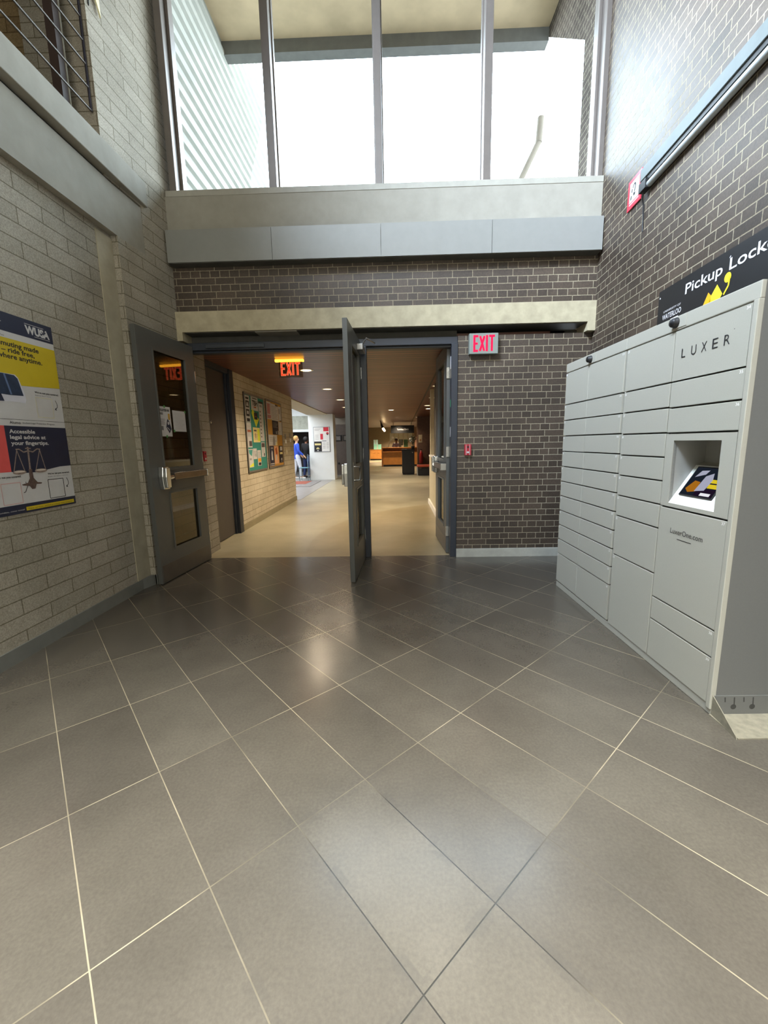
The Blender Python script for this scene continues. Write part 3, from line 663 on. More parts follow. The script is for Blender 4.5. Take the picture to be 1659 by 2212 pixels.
# ------------------------------------------------------------------ corridor shell
m = MB(); m.box(-2.44, 1.75, 4.87, 30, 2.44, 2.52, SLAT); struct(m, 'ceiling_corridor', 'low brown slatted ceiling of the corridor')
m = MB(); m.prism([(.66, 5.2, 2.434), (.685, 5.2, 2.434), (1.16, 29, 2.434), (1.10, 29, 2.434)], (0, 0, .007), BLACK); struct(m, 'trim_6', 'thin dark slot running along the slatted ceiling')
struct(MB().box(-2.75, -2.40, 6.32, 10.0, .0, 2.44, BLOCKW), 'wall_corridor_left', 'warm-lit block wall of the corridor carrying the notice boards')
struct(MB().box(-2.402, -2.385, 6.34, 10.0, 0, .10, M('corridor_base', '#8d8468', .7)), 'baseboard_corridor', 'low base along the corridor block wall')
t = thing('door_4', 'closed brown-grey door in the corridor left wall just inside the doorway', 'door', (-2.45, 5.7, 0), kind='structure')
MB().box(-2.50, -2.45, 5.245, 6.19, .01, 2.37, DOORB).build('leaf', t, .003)
m = MB(); m.box(-2.5, -2.375, 6.19, 6.33, 0, 2.44, FRAMEP); m.box(-2.5, -2.42, 6.15, 6.19, 0, 2.40, FRAMEP); m.box(-2.5, -2.39, 5.24, 6.19, 2.37, 2.44, FRAMEP); m.build('door_frame', t, .004)
MB().lathe([(.022, 0), (.022, .012), (.014, .016), (.001, .018)], (0, 0, 0), CHROME, 14, F((-2.45, 5.60, 1.66), (0, 1, 0), (0, 0, 1))).build('lock_cylinder', t)
MB().lathe([(.012, 0), (.010, .012), (.001, .014)], (0, 0, 0), CHROME, 12, F((-2.45, 5.34, 1.02), (0, 1, 0), (0, 0, 1))).build('lock_button', t)
struct(MB().box(-3.0, -2.5, 5.2, 6.4, 0, 2.6, CONC), 'wall_corridor_pocket', 'wall around the brown-grey corridor door')

# right side: low white wall, posts, glazing and brick beyond
WARMW = M('warm_white_paint', '#c9c1a6', .6, var=.05)
m = MB(); m.prism([(.745, 4.97, 0), (.785, 9.15, 0), (.92, 9.15, 0), (.92, 4.97, 0)], (0, 0, 1.03), WARMW); m.prism([(.735, 4.97, 1.03), (.775, 9.16, 1.03), (.94, 9.16, 1.03), (.94, 4.97, 1.03)], (0, 0, .035), WHITE)
m.prism([(.715, 4.97, 0), (.755, 9.15, 0), (.785, 9.15, 0), (.745, 4.97, 0)], (0, 0, .10), WHITE)
struct(m, 'wall_corridor_right', 'low cream wall with white ledge along the right of the corridor')
m = MB(); m.box(.80, .88, 9.06, 9.15, 1.065, 2.44, WARMW); m.box(.80, .88, 8.15, 8.21, 1.065, 2.44, M('glazing_post', '#77736a', .5, .2))
for y in (7.2, 6.2): m.box(.80, .88, y, y+.05, 1.065, 2.44, M('glazing_post', ''))
struct(m, 'trim_7', 'slender posts standing on the low cream wall')
struct(MB().box(1.75, 1.95, 4.97, 35.2, 0, 3.16, M('corridor_brown_brick', '#6a4632', .7, var=.25, scale=14)), 'wall_corridor_far_right', 'reddish brown brick wall beyond the low cream wall')
BRB = M('brown_pier', '#5a4132', .65, var=.2, scale=10)
for i, (x0, x1, y0) in enumerate(((1.33, 1.7, 18.3), (1.45, 1.74, 13.6))): struct(MB().box(x0, x1, y0, y0+.45, 0, 2.44, BRB), 'wall_corridor_pier', ('brown brick pier behind the red bench', 'brown brick pier nearer than the red bench')[i])
struct(MB().box(-4, 3, 35.0, 35.2, 0, 3.1, M('far_wall_tan', '#8e7e66', .8, var=.1)), 'wall_far', 'tan wall at the far end behind the service desk')
m = MB()
for i in range(5): m.box(-.3+.38*i, .05+.38*i, 34.95, 35.0, 1.52, 2.15, M('far_panel', '#a8a492', .6))
struct(m, 'trim_8', 'row of pale panels on the far wall over the service desk')

struct(MB().box(-2.4, 2.4, 4.97, 5.04, 2.52, 3.2, CONCD).box(-2.3, .72, 4.845, 4.869, 2.44, 2.548, CONCD), 'wall_plenum', 'dark wall over the slatted ceiling behind the lintel')
struct(MB().box(-9.2, 6, 36, 36.2, 0, 3.2, CONC), 'wall_far_end', 'end wall of the building')
struct(MB().box(-9.2, -2.6, 9.8, 9.995, 0, 3.2, CONC), 'wall_atrium_front', 'front wall of the bright hall')
# atrium on the left
ATW = M('atrium_white', '#dfe3e1', .6, var=.02)
struct(MB().box(-9, -2.30, 10.0, 35, 0, .004, M('atrium_floor', '#8f8c88', .35, var=.12, scale=6)), 'floor_atrium', 'grey floor of the bright hall left of the corridor')
m = MB(); m.prism([(-2.44, 10.0, 2.42), (-2.95, 10.0, 2.42), (-3.2, 15.6, 2.42), (-2.44, 15.6, 2.42)], (0, 0, .6), M('beige_bulkhead', '#b9ae94', .8)); struct(m, 'trim_9', 'beige bulkhead where the slatted ceiling meets the bright hall')
struct(MB().box(-3.165, -2.24, 15.62, 16.3, 0, 3.1, ATW), 'pillar', 'wide white pillar carrying a framed board')
m = MB(); m.box(-7, -3.0, 18.2, 18.5, 2.56, 3.1, ATW); m.box(-7, -3.0, 18.22, 18.5, 1.99, 2.56, M('marked_concrete', '#a3a597', .7, var=.2, scale=7)); m.box(-7, -3.0, 18.15, 18.5, 1.88, 1.985, ATW)
struct(m, 'wall_atrium', 'concrete panel and white band over the dark serving counter')
struct(MB().box(-7, -2.6, 20.5, 20.7, 0, 3.1, M('dark_shop_wall', '#241d1c', .6, var=.3, scale=3)), 'wall_atrium_back', 'dark back wall of the serving area')
struct(MB().box(-9.2, -9, 10, 37, 0, 3.2, ATW), 'wall_atrium_left', 'white wall of the bright hall')
m = MB(); m.box(-2.62, -1.2, 18.0, 18.25, 0, 2.16, M('grey_brown_wall', '#5f554e', .8)); m.box(-2.62, -1.2, 18.0, 18.25, 2.16, 2.44, M('wall_band', '#8c857a', .8))
struct(m, 'wall_corridor_end', 'grey-brown wall with two framed pictures right of the white pillar')

# ------------------------------------------------------------------ notice boards and their papers
def board(name, label, y0, y1, z0, z1, hx):
    t = thing(name, label, 'notice board', (-2.39, (y0+y1)/2, z0)); fr = F((-2.3995, y0, z0), (0, 1, 0), (0, 0, 1)); W, H = y1-y0, z1-z0
    MB().box(0, W, 0, H, 0, .012, M(name+hx, hx, .9, var=.08, scale=40), fr).build('board_panel', t)
    A_ = M('board_frame', '#8d8a84', .4, .6); m = MB(); m.box(0, W, 0, .03, 0, .022, A_, fr); m.box(0, W, H-.03, H, 0, .022, A_, fr); m.box(0, .025, .03, H-.03, 0, .022, A_, fr); m.box(W-.025, W, .03, H-.03, 0, .022, A_, fr); m.build('frame', t)
    return F(fr.p(0, 0, .0125), fr.X, fr.Y), W, H
TEAL = '#2f7f74'; CORK = '#b98a3e'
P_ = {k: M('print_'+k, h, .6) for k, h in (('teal', '#3c8f86'), ('lime', '#d6dd38'), ('cream', '#dccf8e'), ('rust', '#a5542c'), ('grey', '#8f8d8c'), ('dark', '#1d1a22'), ('rose', '#b3787a'), ('peach', '#e0a878'), ('amber', '#d59b33'), ('photo', '#4d3f3c'), ('navy', '#23253c'))}
def sheet(fr, W, H, x0, z0, x1, z1, label, base, marks, grp):
    m = MB(); q = F(fr.p(x0*W, z0*H, 0), fr.X, fr.Y); w, h = (x1-x0)*W, (z1-z0)*H
    m.box(0, w, 0, h, .0003, .0012, base, q); q = F(q.p(0, 0, .0014), q.X, q.Y)
    for k, a in enumerate(marks):
        if a[0] == 'r': m.rect(q, a[1]*w, a[2]*h, a[3]*w, a[4]*h, a[5], 1+k*.3)
        elif a[0] == 'p': m.flat(q, [(x*w, y*h) for x, y in a[1]], a[2], 1+k*.3)
        elif a[0] == 't': m.text(q, a[1]*w, a[2]*h, a[3]*w, a[4]*h, a[5], a[6], 1+k*.3, bold=.04)
        elif a[0] == 'l':
            for i in range(a[1]): m.rect(q, .1*w, (a[2]+i*a[3])*h, (.9-.1*(i*5 % 3))*w, (a[2]+i*a[3]+a[3]*.3)*h, P_['grey'], 1+k*.3)
    m.build('notice', label=label, category='notice', group=grp)
bf, W, H = board('notice_board', 'teal notice board crowded with white notices, nearer of the two on the corridor wall', 6.76, 7.79, .89, 2.19, TEAL)
G1 = 'papers on the teal notice board'
sheet(bf, W, H, .03, .64, .25, .97, 'tall white notice with black pictures, top left of the teal board', PAPER, [('r', .2, .86, .8, .93, INK), ('r', .15, .55, .85, .80, INK), ('p', [(.25, .6), (.75, .6), (.6, .75), (.4, .75)], PAPER), ('r', .15, .22, .85, .48, INK), ('p', [(.3, .3), (.7, .3), (.7, .42), (.3, .42)], PAPER), ('r', .2, .02, .85, .14, INK)], G1)
sheet(bf, W, H, .04, .32, .25, .635, 'tall white notice with a small photo at its foot, left edge of the teal board', PAPER, [('l', 9, .45, .05), ('r', .1, .62, .95, .70, P_['rust']), ('r', .3, .05, .95, .26, P_['photo'])], G1)
sheet(bf, W, H, .32, .80, .67, .975, 'white notice lettered TBH at the top of the teal board', PAPER, [('r', .2, .86, .85, .92, INK), ('t', .15, .38, .75, .35, 'TBH', INK), ('r', .35, .2, .7, .3, P_['rust'])], G1)
m = MB(); q = F(bf.p(0, 0, .002), bf.X, bf.Y); m.flat(q, [(.315*W, .76*H), (.36*W, .82*H), (.67*W, .69*H), (.50*W, .585*H)], P_['lime']); m.rect(q, .43*W, .685*H, .60*W, .775*H, P_['dark'], 2); m.rect(q, .47*W, .72*H, .55*W, .73*H, P_['rust'], 3)
m.build('notice', label='bright lime pointed sheet with a black square below the TBH notice', category='notice', group=G1)
sheet(bf, W, H, .33, .385, .68, .58, 'yellow poster with a brown figure in the middle of the teal board', P_['cream'], [('r', .12, .74, .5, .84, P_['photo']), ('r', .28, .3, .38, .6, P_['rust']), ('l', 5, .2, .08), ('r', .62, .1, .95, .9, P_['lime'])], G1)
sheet(bf, W, H, .70, .40, .93, .94, 'long white list running down the right side of the teal board', PAPER, [('r', 0, .95, 1, 1, INK), ('r', .2, .86, .8, .92, P_['grey'])]+[('r', .15, .1+.09*i, .4, .13+.09*i, P_['photo']) for i in range(8)], G1)
sheet(bf, W, H, .71, .185, .92, .385, 'white notice with a photo, lower right of the teal board', PAPER, [('r', .08, .66, .92, .95, P_['photo']), ('l', 4, .3, .09), ('r', .55, .05, .8, .25, INK)], G1)
sheet(bf, W, H, .03, .065, .26, .30, 'white and lime notice with teal pictures, bottom left corner of the teal board', PAPER, [('p', [(.1, .95), (.9, .95), (.7, .6), (.2, .75)], P_['teal']), ('p', [(.1, .02), (.98, .05), (.95, .25), (.2, .1)], P_['lime']), ('r', .2, .4, .6, .5, P_['grey'])], G1)
sheet(bf, W, H, .27, .165, .45, .305, 'small white card overlapping the bottom left papers of the teal board', PAPER, [('l', 4, .3, .13), ('r', .55, .2, .8, .5, P_['grey'])], G1)
sheet(bf, W, H, .475, .07, .66, .28, 'narrow white leaflet with a yellow picture at the foot of the teal board', PAPER, [('l', 4, .55, .09), ('r', .1, .25, .95, .48, P_['amber']), ('r', .2, .03, .9, .2, P_['dark'])], G1)
bf, W, H = board('notice_board', 'orange cork notice board, farther of the two on the corridor wall', 7.91, 8.98, .89, 2.20, CORK)
G2 = 'papers on the orange notice board'
sheet(bf, W, H, .03, .72, .30, .97, 'grey sheet with a rose picture, top left of the orange board', PAPER, [('r', .15, .3, .8, .9, P_['rose']), ('r', .15, .05, .9, .25, P_['rose'])], G2)
sheet(bf, W, H, .31, .71, .77, .96, 'wide white sheet of text at the top of the orange board', PAPER, [('l', 9, .1, .09), ('r', .6, .9, .98, 1, P_['photo'])], G2)
sheet(bf, W, H, .79, .715, .965, .945, 'narrow white sheet in the top right corner of the orange board', PAPER, [('r', .1, .5, .6, .85, P_['grey']), ('r', .3, 0, 1, .06, INK)], G2)
sheet(bf, W, H, .33, .50, .73, .715, 'dark navy poster with tiny white figures in the middle of the orange board', P_['dark'], [('r', .55, .05, .65, .25, PAPER), ('r', .85, .02, .95, .3, PAPER), ('l', 5, .5, .08)], G2)
sheet(bf, W, H, .75, .50, .97, .705, 'plain white sheet beside the navy poster on the orange board', PAPER, [('r', .2, .2, .4, .3, P_['grey'])], G2)
sheet(bf, W, H, .06, .335, .60, .495, 'white sheet with a grey portrait sketch on the orange board', PAPER, [('p', [(.42, .02), (.7, .02), (.72, .5), (.58, .95), (.46, .6)], P_['grey']), ('p', [(.75, .02), (.98, .02), (.98, .5)], P_['cream']), ('l', 3, .4, .15)], G2)
sheet(bf, W, H, .06, .03, .34, .33, 'navy leaflet with a pale standing figure, bottom left of the orange board', P_['navy'], [('p', [(.35, .3), (.7, .3), (.65, .7), (.5, .8), (.38, .65)], PAPER), ('r', .1, .1, .95, .14, PAPER), ('r', .1, .02, .95, .05, PAPER), ('r', .3, .85, .8, .93, P_['grey'])], G2)
sheet(bf, W, H, .36, .055, .63, .325, 'peach leaflet with a dancing figure at the foot of the orange board', P_['peach'], [('p', [(.2, .85), (.6, .95), (.8, .6), (.5, .3), (.3, .5)], P_['rust']), ('p', [(.3, .5), (.6, .55), (.55, .2), (.25, .2)], PAPER)], G2)
sheet(bf, W, H, .68, .06, .95, .33, 'black leaflet with white lettering, bottom right of the orange board', P_['dark'], [('r', .3, .72, .85, .95, PAPER), ('r', .2, .5, .9, .62, P_['cream']), ('p', [(.4, .2), (.6, .3), (.75, .2), (.6, .12)], PAPER), ('r', .5, .05, .62, .1, PAPER)], G2)
m = MB(); m.box(-2.40, -2.392, 9.22, 9.36, 1.13, 1.27, M('switch_plate', '#c9bd97', .5)); m.box(-2.392, -2.386, 9.27, 9.31, 1.17, 1.23, WHITE); m.build('light_switch', bevel=.002, label='cream light switch plate on the corridor block wall past the notice boards', category='light switch')
for i, (y, z) in enumerate(((9.2, 1.47), (9.62, 1.50))):
    m = MB(); m.box(-2.40, -2.385, y, y+.07, z, z+.10, M('hook_grey', '#8d8a86', .4, .4)); m.box(-2.40, -2.37, y+.02, y+.05, z-.10, z-.02, WHITE); m.build('wall_hook', label='small pale hook on the corridor wall '+('just right of the orange board', 'near its far corner')[i], category='hook', bevel=.003)

# ------------------------------------------------------------------ corridor lights
LENS = emis('lamp_lens_warm', '#ffe9b8', 9); LENSD = emis('lamp_lens_dim', '#ffe0b0', 3.0)
def downlight(x, y, r, lens, label):
    t = thing('downlight', label, 'ceiling light', (x, y, 2.44), group='round ceiling lights of the corridor')
    MB().lathe([(r*.8, -.004), (r, -.008), (r*1.15, -.002), (r*1.15, 0)], (x, y, 2.44), WHITE, 24).build('trim_ring', t)
    MB().lathe([(r*.82, -.003), (.001, -.0035)], (x, y, 2.44), lens, 24).build('lens', t)
    return t
a = downlight(-1.30, 6.45, .10, LENS, 'bright round ceiling light just right of the hanging exit sign')
dup(a, (-.06, 14.4, 2.44), 'bright round ceiling light over the middle of the corridor')
dup(a, (1.19, 14.2, 2.44), 'bright round ceiling light by the right side of the corridor')
b = downlight(-1.33, 8.65, .10, LENSD, 'dim ceiling light, nearest of the left row')
for x, y, l in ((-1.33, 10.75, 'dim ceiling light, second of the left row'), (-1.45, 12.95, 'dim ceiling light, third of the left row by the middle door edge'), (.90, 8.55, 'dim ceiling light, nearest of the right row'), (1.02, 10.75, 'dim ceiling light, second of the right row'), (1.05, 12.95, 'dim ceiling light, third of the right row'), (1.10, 18.7, 'dim ceiling light, farthest of the right row')):
    dup(b, (x, y, 2.44), l)

# ------------------------------------------------------------------ far end: service desk and around it
OAK = M('orange_oak', '#b87a36', .45, var=.12, scale=5); OAKD = M('oak_shadow_panel', '#8d5522', .5, var=.12)
t = thing('service_desk', 'orange wood service desk at the far end of the corridor', 'desk', (.3, 24, 0))
MB().box(-.62, 1.45, 23.75, 24.4, .10, .83, OAK).build('front_panel', t, .01); MB().box(-.60, 1.42, 23.8, 24.35, 0, .10, BLACK).build('kick_base', t)
MB().box(-.68, -.62, 23.62, 24.45, 0, 1.085, OAKD).build('end_panel', t); m = MB(); m.box(-.62, 1.45, 23.62, 24.45, 1.045, 1.085, OAK); m.box(-.62, .45, 23.62, 23.75, .82, .85, OAK); m.box(-.62, 1.45, 23.9, 24.4, .83, 1.045, OAKD); m.build('counter', t, .006)
t = thing('hanging_sign', 'black hanging sign reading Turnkey Desk over the service desk', 'sign', (.51, 23.4, 2.44))
MB().box(-.135, 1.16, 23.38, 23.42, 1.86, 2.285, BLACK).text(F((.20, 23.379, 2.03), (1, 0, 0), (0, 0, 1)), 0, 0, .66, .085, 'Turnkey Desk', PAPER, bold=.01).build('sign_board', t)
for x in (0, 1.02): MB().tube([(x, 23.4, 2.285), (x, 23.4, 2.44)], .012, BLACK, 8).build('hanger', t)
t = thing('storage_cabinet', 'low orange wood cabinet left of the service desk', 'cabinet', (-1.4, 33, 0))
MB().box(-1.86, -.95, 32.9, 33.5, .10, .82, OAK).box(-1.84, -.97, 32.95, 33.5, 0, .10, BLACK).box(-1.88, -.93, 32.85, 33.5, .82, .85, OAK).build('carcass', t)
for a, b in ((-1.84, -1.30), (-1.28, -.97)):
    d = MB().box(a, b, 32.88, 32.9, .12, .81, OAK).build('cabinet_door', t, .004); MB().box(b-.32, b-.14, 32.86, 32.88, .55, .565, OAKD).build('handle', d)
MINT = M('mint_box', '#8fd6c4', .6, var=.05)
for i, (x0, x1, z0, z1, l) in enumerate(((-1.56, -.98, .85, 1.24, 'mint green carton on the low orange cabinet'), (-1.56, -1.25, 1.24, 1.60, 'small pale blue carton stacked on the mint carton'))):
    m = MB(); mt = MINT if i == 0 else M('pale_blue_box', '#b4e0e4', .6); m.box(x0, x1, 33.0, 33.35, z0, z1, mt); m.box(x0-.01, x1+.01, 32.99, 33.36, z1-.05, z1-.001, mt); m.box((x0+x1)/2-.03, (x0+x1)/2+.03, 32.988, 32.992, z0+.02, z1, PAPER); m.build('carton', label=l, category='box')
t = thing('black_pedestal', 'tall black pedestal cabinet in front of the service desk', 'pedestal', (.61, 17.75, 0))
MB().box(.36, .875, 17.5, 18.0, .05, 1.04, BLACK).box(.38, .86, 17.53, 17.98, 0, .05, INK).box(.345, .89, 17.48, 18.02, 1.04, 1.065, BLACK).build('body', t, .01)
MB().lathe([(.03, 0), (.03, .01), (.001, .012)], (0, 0, 0), CHROME, 12, F((.80, 17.499, .93), (1, 0, 0), (0, 0, 1))).build('knob', t)
t = thing('potted_plant', 'dark leafy plant standing on the tall black pedestal', 'plant', (.80, 17.7, 1.065))
MB().lathe([(.001, 0), (.06, 0), (.08, .12), (.07, .12), (.06, .03)], (.82, 17.7, 1.065), BLACK, 14).build('pot', t)
MB().tube([(.82, 17.7, 1.1), (.83, 17.7, 1.25), (.80, 17.7, 1.4)], [.015, .012, .008], DKBROWN, 8).build('stem', t)
m = MB(); LEAF = M('dark_leaf', '#2a3a30', .5, var=.3); rnd = random.Random(3)
for i in range(110):
    c = V((.82+rnd.gauss(0, .085), 17.7+rnd.gauss(0, .07), 1.45+rnd.gauss(0, .085))); d = V((rnd.uniform(-1, 1), rnd.uniform(-1, .4), rnd.uniform(-.6, .8))).normalized(); e = d.cross(V((0, 0, 1))).normalized()
    m.poly([c, c+d*.05+e*.025, c+d*.11, c+d*.05-e*.025], LEAF)
m.build('foliage', t)
t = thing('bench', 'low bench with a red padded seat beside the black pedestal', 'bench', (1.22, 16.95, 0))
MB().box(.945, 1.49, 16.75, 17.2, .355, .435, M('red_cushion', '#b0492c', .6, var=.1)).build('seat', t, .02)
for x in (.965, 1.455):
    for y in (16.78, 17.15): MB().tube([(x, y, 0), (x, y, .355)], .014, CHROME, 8).build('leg', t)
m = MB(); m.box(1.0, 1.44, 16.80, 17.12, .0, .29, BLACK); m.tube([(1.1, 16.79, .24), (1.13, 16.77, .31), (1.30, 16.77, .31), (1.33, 16.79, .24)], .012, INK, 8); m.build('black_bag', bevel=.03, label='black bag standing under the red bench', category='bag')
m = MB(); m.lathe([(.001, 0), (.075, 0), (.08, .03), (.08, .42), (.05, .50), (.025, .53), (.025, .57), (.001, .57)], (1.20, 18.21, .42), M('extinguisher_red', '#8e1f1f', .35), 16); m.tube([(1.20, 18.21, .98), (1.24, 18.17, 1.03), (1.16, 18.15, 1.04)], .012, BLACK, 8)
m.build('fire_extinguisher', label='red fire extinguisher hung on the brown pier behind the red bench', category='fire extinguisher')
m = MB(); m.box(1.09, 1.245, 18.17, 18.20, 1.33, 1.66, M('cream_notice_box', '#b9ab8b', .6)); m.box(1.13, 1.20, 18.165, 18.172, 1.40, 1.47, M('notice_mark', '#9a6b45', .6)); m.build('wall_notice', label='cream notice on the brown pier above the fire extinguisher', category='notice', bevel=.003)
struct(MB().box(1.05, 1.33, 18.2+.1, 18.6, 0, 2.44, BRB), 'wall_corridor_pier_face', 'brown pier face carrying the extinguisher')
m = MB(); m.box(.59, .825, 23.95, 24.0, 1.085, 1.51, M('green_board', '#3f6b4a', .6)); m.box(.58, .835, 23.93, 24.06, 1.085, 1.10, M('green_board', '')); m.build('display_board', label='green upright board standing on the service desk', category='board', bevel=.004)
t = thing('monitor', 'dark computer monitor on the service desk', 'monitor', (.43, 24.1, 1.085)); MB().box(.31, .55, 24.08, 24.12, 1.19, 1.52, BLACK).box(.33, .53, 24.075, 24.081, 1.21, 1.50, M('screen_glow', '#6d7468', .3)).build('screen', t); MB().box(.41, .45, 24.09, 24.12, 1.09, 1.2, BLACK).box(.36, .50, 24.03, 24.17, 1.085, 1.095, BLACK).build('stand', t)
t = thing('desk_lamp', 'white angled desk lamp on the service desk', 'lamp', (-.30, 24.1, 1.085))
MB().lathe([(.001, 0), (.08, 0), (.08, .02), (.001, .025)], (-.30, 24.1, 1.085), WHITE, 14).build('base', t); MB().tube([(-.30, 24.1, 1.10), (-.22, 24.1, 1.38), (-.04, 24.1, 1.62)], .018, WHITE, 8).build('arm', t); MB().tube([(-.10, 24.08, 1.66), (.02, 24.06, 1.60)], [.03, .07], WHITE, 12).build('lamp_shade', t)
t = thing('track_light', 'ceiling track with glowing spotlights left of the hanging sign', 'light', (-.45, 23, 2.44))
MB().box(-.66, -.62, 21.0, 26, 2.40, 2.44, BLACK).build('track', t)
for y in (21.6, 23.0, 24.6):
    o = MB().tube([(-.64, y, 2.40), (-.60, y, 2.25), (-.52, y-.1, 2.08)], [.015, .05, .07], BLACK, 10).build('spot_head', t); MB().ball((-.51, y-.12, 2.05), .06, emis('spot_glow', '#ffd9a0', 14)).build('bulb', o)

# ------------------------------------------------------------------ bright hall objects
t = thing('framed_board', 'framed board of white, red and black notices on the white pillar', 'poster', (-2.67, 15.6, 1.05))
fr = F((-2.985, 15.6195, 1.05), (1, 0, 0), (0, 0, 1)); W, H = .615, .925
MB().box(0, W, 0, H, 0, .02, M('pillar_frame_grey', '#8f9296', .4, .4), fr).build('frame', t, .004)
q = F(fr.p(0, 0, .021), fr.X, fr.Y); m = MB(); RD = M('notice_red', '#d2283c', .6); m.rect(q, .02, .02, W-.02, H-.02, WHITE)
m.rect(q, .38, .76, .58, .91, RD, 2); m.rect(q, .26, .46, .36, .67, RD, 2); m.rect(q, .02, .02, .30, .39, INK, 2); m.rect(q, .04, .25, .27, .32, P_['cream'], 3); m.flat(q, [(.08, .11), (.22, .11), (.18, .17), (.12, .17)], P_['cream'], 3); m.disc(q, .15, .06, .03, .025, PAPER, 3)
m.disc(q, .53, .68, .05, .05, RD, 2); m.disc(q, .53, .65, .035, .03, P_['photo'], 3); m.rect(q, .32, .40, .48, .42, NAVY, 2)
for i in range(4): m.rect(q, .05, .86-.025*i, .30-.03*i, .867-.025*i, P_['grey'], 2); m.rect(q, .06, .62-.05*i, .2, .63-.05*i, P_['grey'], 2); m.rect(q, .34, .32-.06*i, .44, .335-.06*i, P_['grey'], 2); m.rect(q, .48, .32-.06*i, .56, .335-.06*i, P_['grey'], 2)
m.build('printed_sheet', t)
for i, (x, l) in enumerate(((-2.505, 'black framed picture on the grey-brown wall, next to the white pillar'), (-2.165, 'black framed picture half hidden by the middle door'))):
    t = thing('framed_picture', l, 'picture', (x, 17.99, 1.46)); m = MB()
    for a in ((0, .28, 0, .035), (0, .28, .21, .245), (0, .035, .035, .21), (.225, .28, .035, .21)): m.box(x+a[0], x+a[1], 17.97, 18.0, 1.46+a[2], 1.46+a[3], BLACK)
    m.build('frame', t); MB().box(x+.035, x+.225, 17.985, 17.999, 1.495, 1.67, M('picture_grey', '#77706a', .6, var=.2)).build('picture_sheet', t)
m = MB(); m.box(-2.42, -2.34, 17.985, 18.0, .46, .54, BLACK); m.box(-2.40, -2.36, 17.98, 17.986, .48, .52, GAP); m.build('wall_outlet', label='small dark wall outlet low on the grey-brown wall', category='outlet', bevel=.003)
m = MB(); m.box(-3.9, -2.68, 13.1, 15.1, .004, .014, M('grey_mat', '#7d7a78', .9, var=.2)); m.box(-3.9, -3.0, 13.9, 15.05, .0141, .016, M('red_mat', '#8d4a38', .9, var=.3)); m.build('floor_mat', label='grey and rust red floor mat in the bright hall', category='mat')
# cafe chair beside the standing people
CX, CY = .14, -.68
t = thing('cafe_chair', 'blue and grey metal chair beside the people in the bright hall', 'chair', (-3.47+CX, 15.95+CY, 0)); TUB = M('chair_tube', '#8fa3a8', .35, .7)
MB().box(-3.64+CX, -3.29+CX, 15.85+CY, 16.2+CY, .475, .50, M('chair_seat', '#5e8f9a', .5)).build('seat', t, .008)
for x in (-3.62, -3.31): MB().tube([(x+CX, 15.87+CY, .004), (x+CX, 15.88+CY, .48)], .012, TUB, 8).build('leg', t); MB().tube([(x+CX, 16.2+CY, .004), (x+CX, 16.17+CY, .48)], .012, TUB, 8).build('leg', t)
MB().tube([(-3.31+CX, 16.18+CY, .48), (-3.29+CX, 16.2+CY, .92), (-3.30+CX, 15.9+CY, .98), (-3.31+CX, 15.88+CY, .48)], .012, TUB, 8).box(-3.32+CX, -3.285+CX, 15.9+CY, 16.2+CY, .72, .90, M('chair_back', '#2f4f96', .5)).build('backrest', t)

# ------------------------------------------------------------------ people
def skin(name, pts, edges, mat, parent, lv=2):
    me = bpy.data.meshes.new(name); keys = list(pts); ix = {k: i for i, k in enumerate(keys)}
    me.from_pydata([pts[k][0] for k in keys], [(ix[a], ix[b]) for a, b in edges], [])
    o = bpy.data.objects.new(name+'_rig', me); COL.objects.link(o)
    o.modifiers.new('skin', 'SKIN'); sb = o.modifiers.new('sub', 'SUBSURF'); sb.levels = lv; sb.render_levels = lv
    for i, k in enumerate(keys):
        r = pts[k][1]; me.skin_vertices[0].data[i].radius = r if isinstance(r, tuple) else (r, r); me.skin_vertices[0].data[i].use_root = (i == 0)
    dg = bpy.context.evaluated_depsgraph_get(); nm = bpy.data.meshes.new_from_object(o.evaluated_get(dg)); bpy.data.objects.remove(o)
    nm.materials.clear(); nm.materials.append(mat)
    for p in nm.polygons: p.use_smooth = True; p.material_index = 0
    r = bpy.data.objects.new(name, nm); COL.objects.link(r); adopt(r, parent); return r
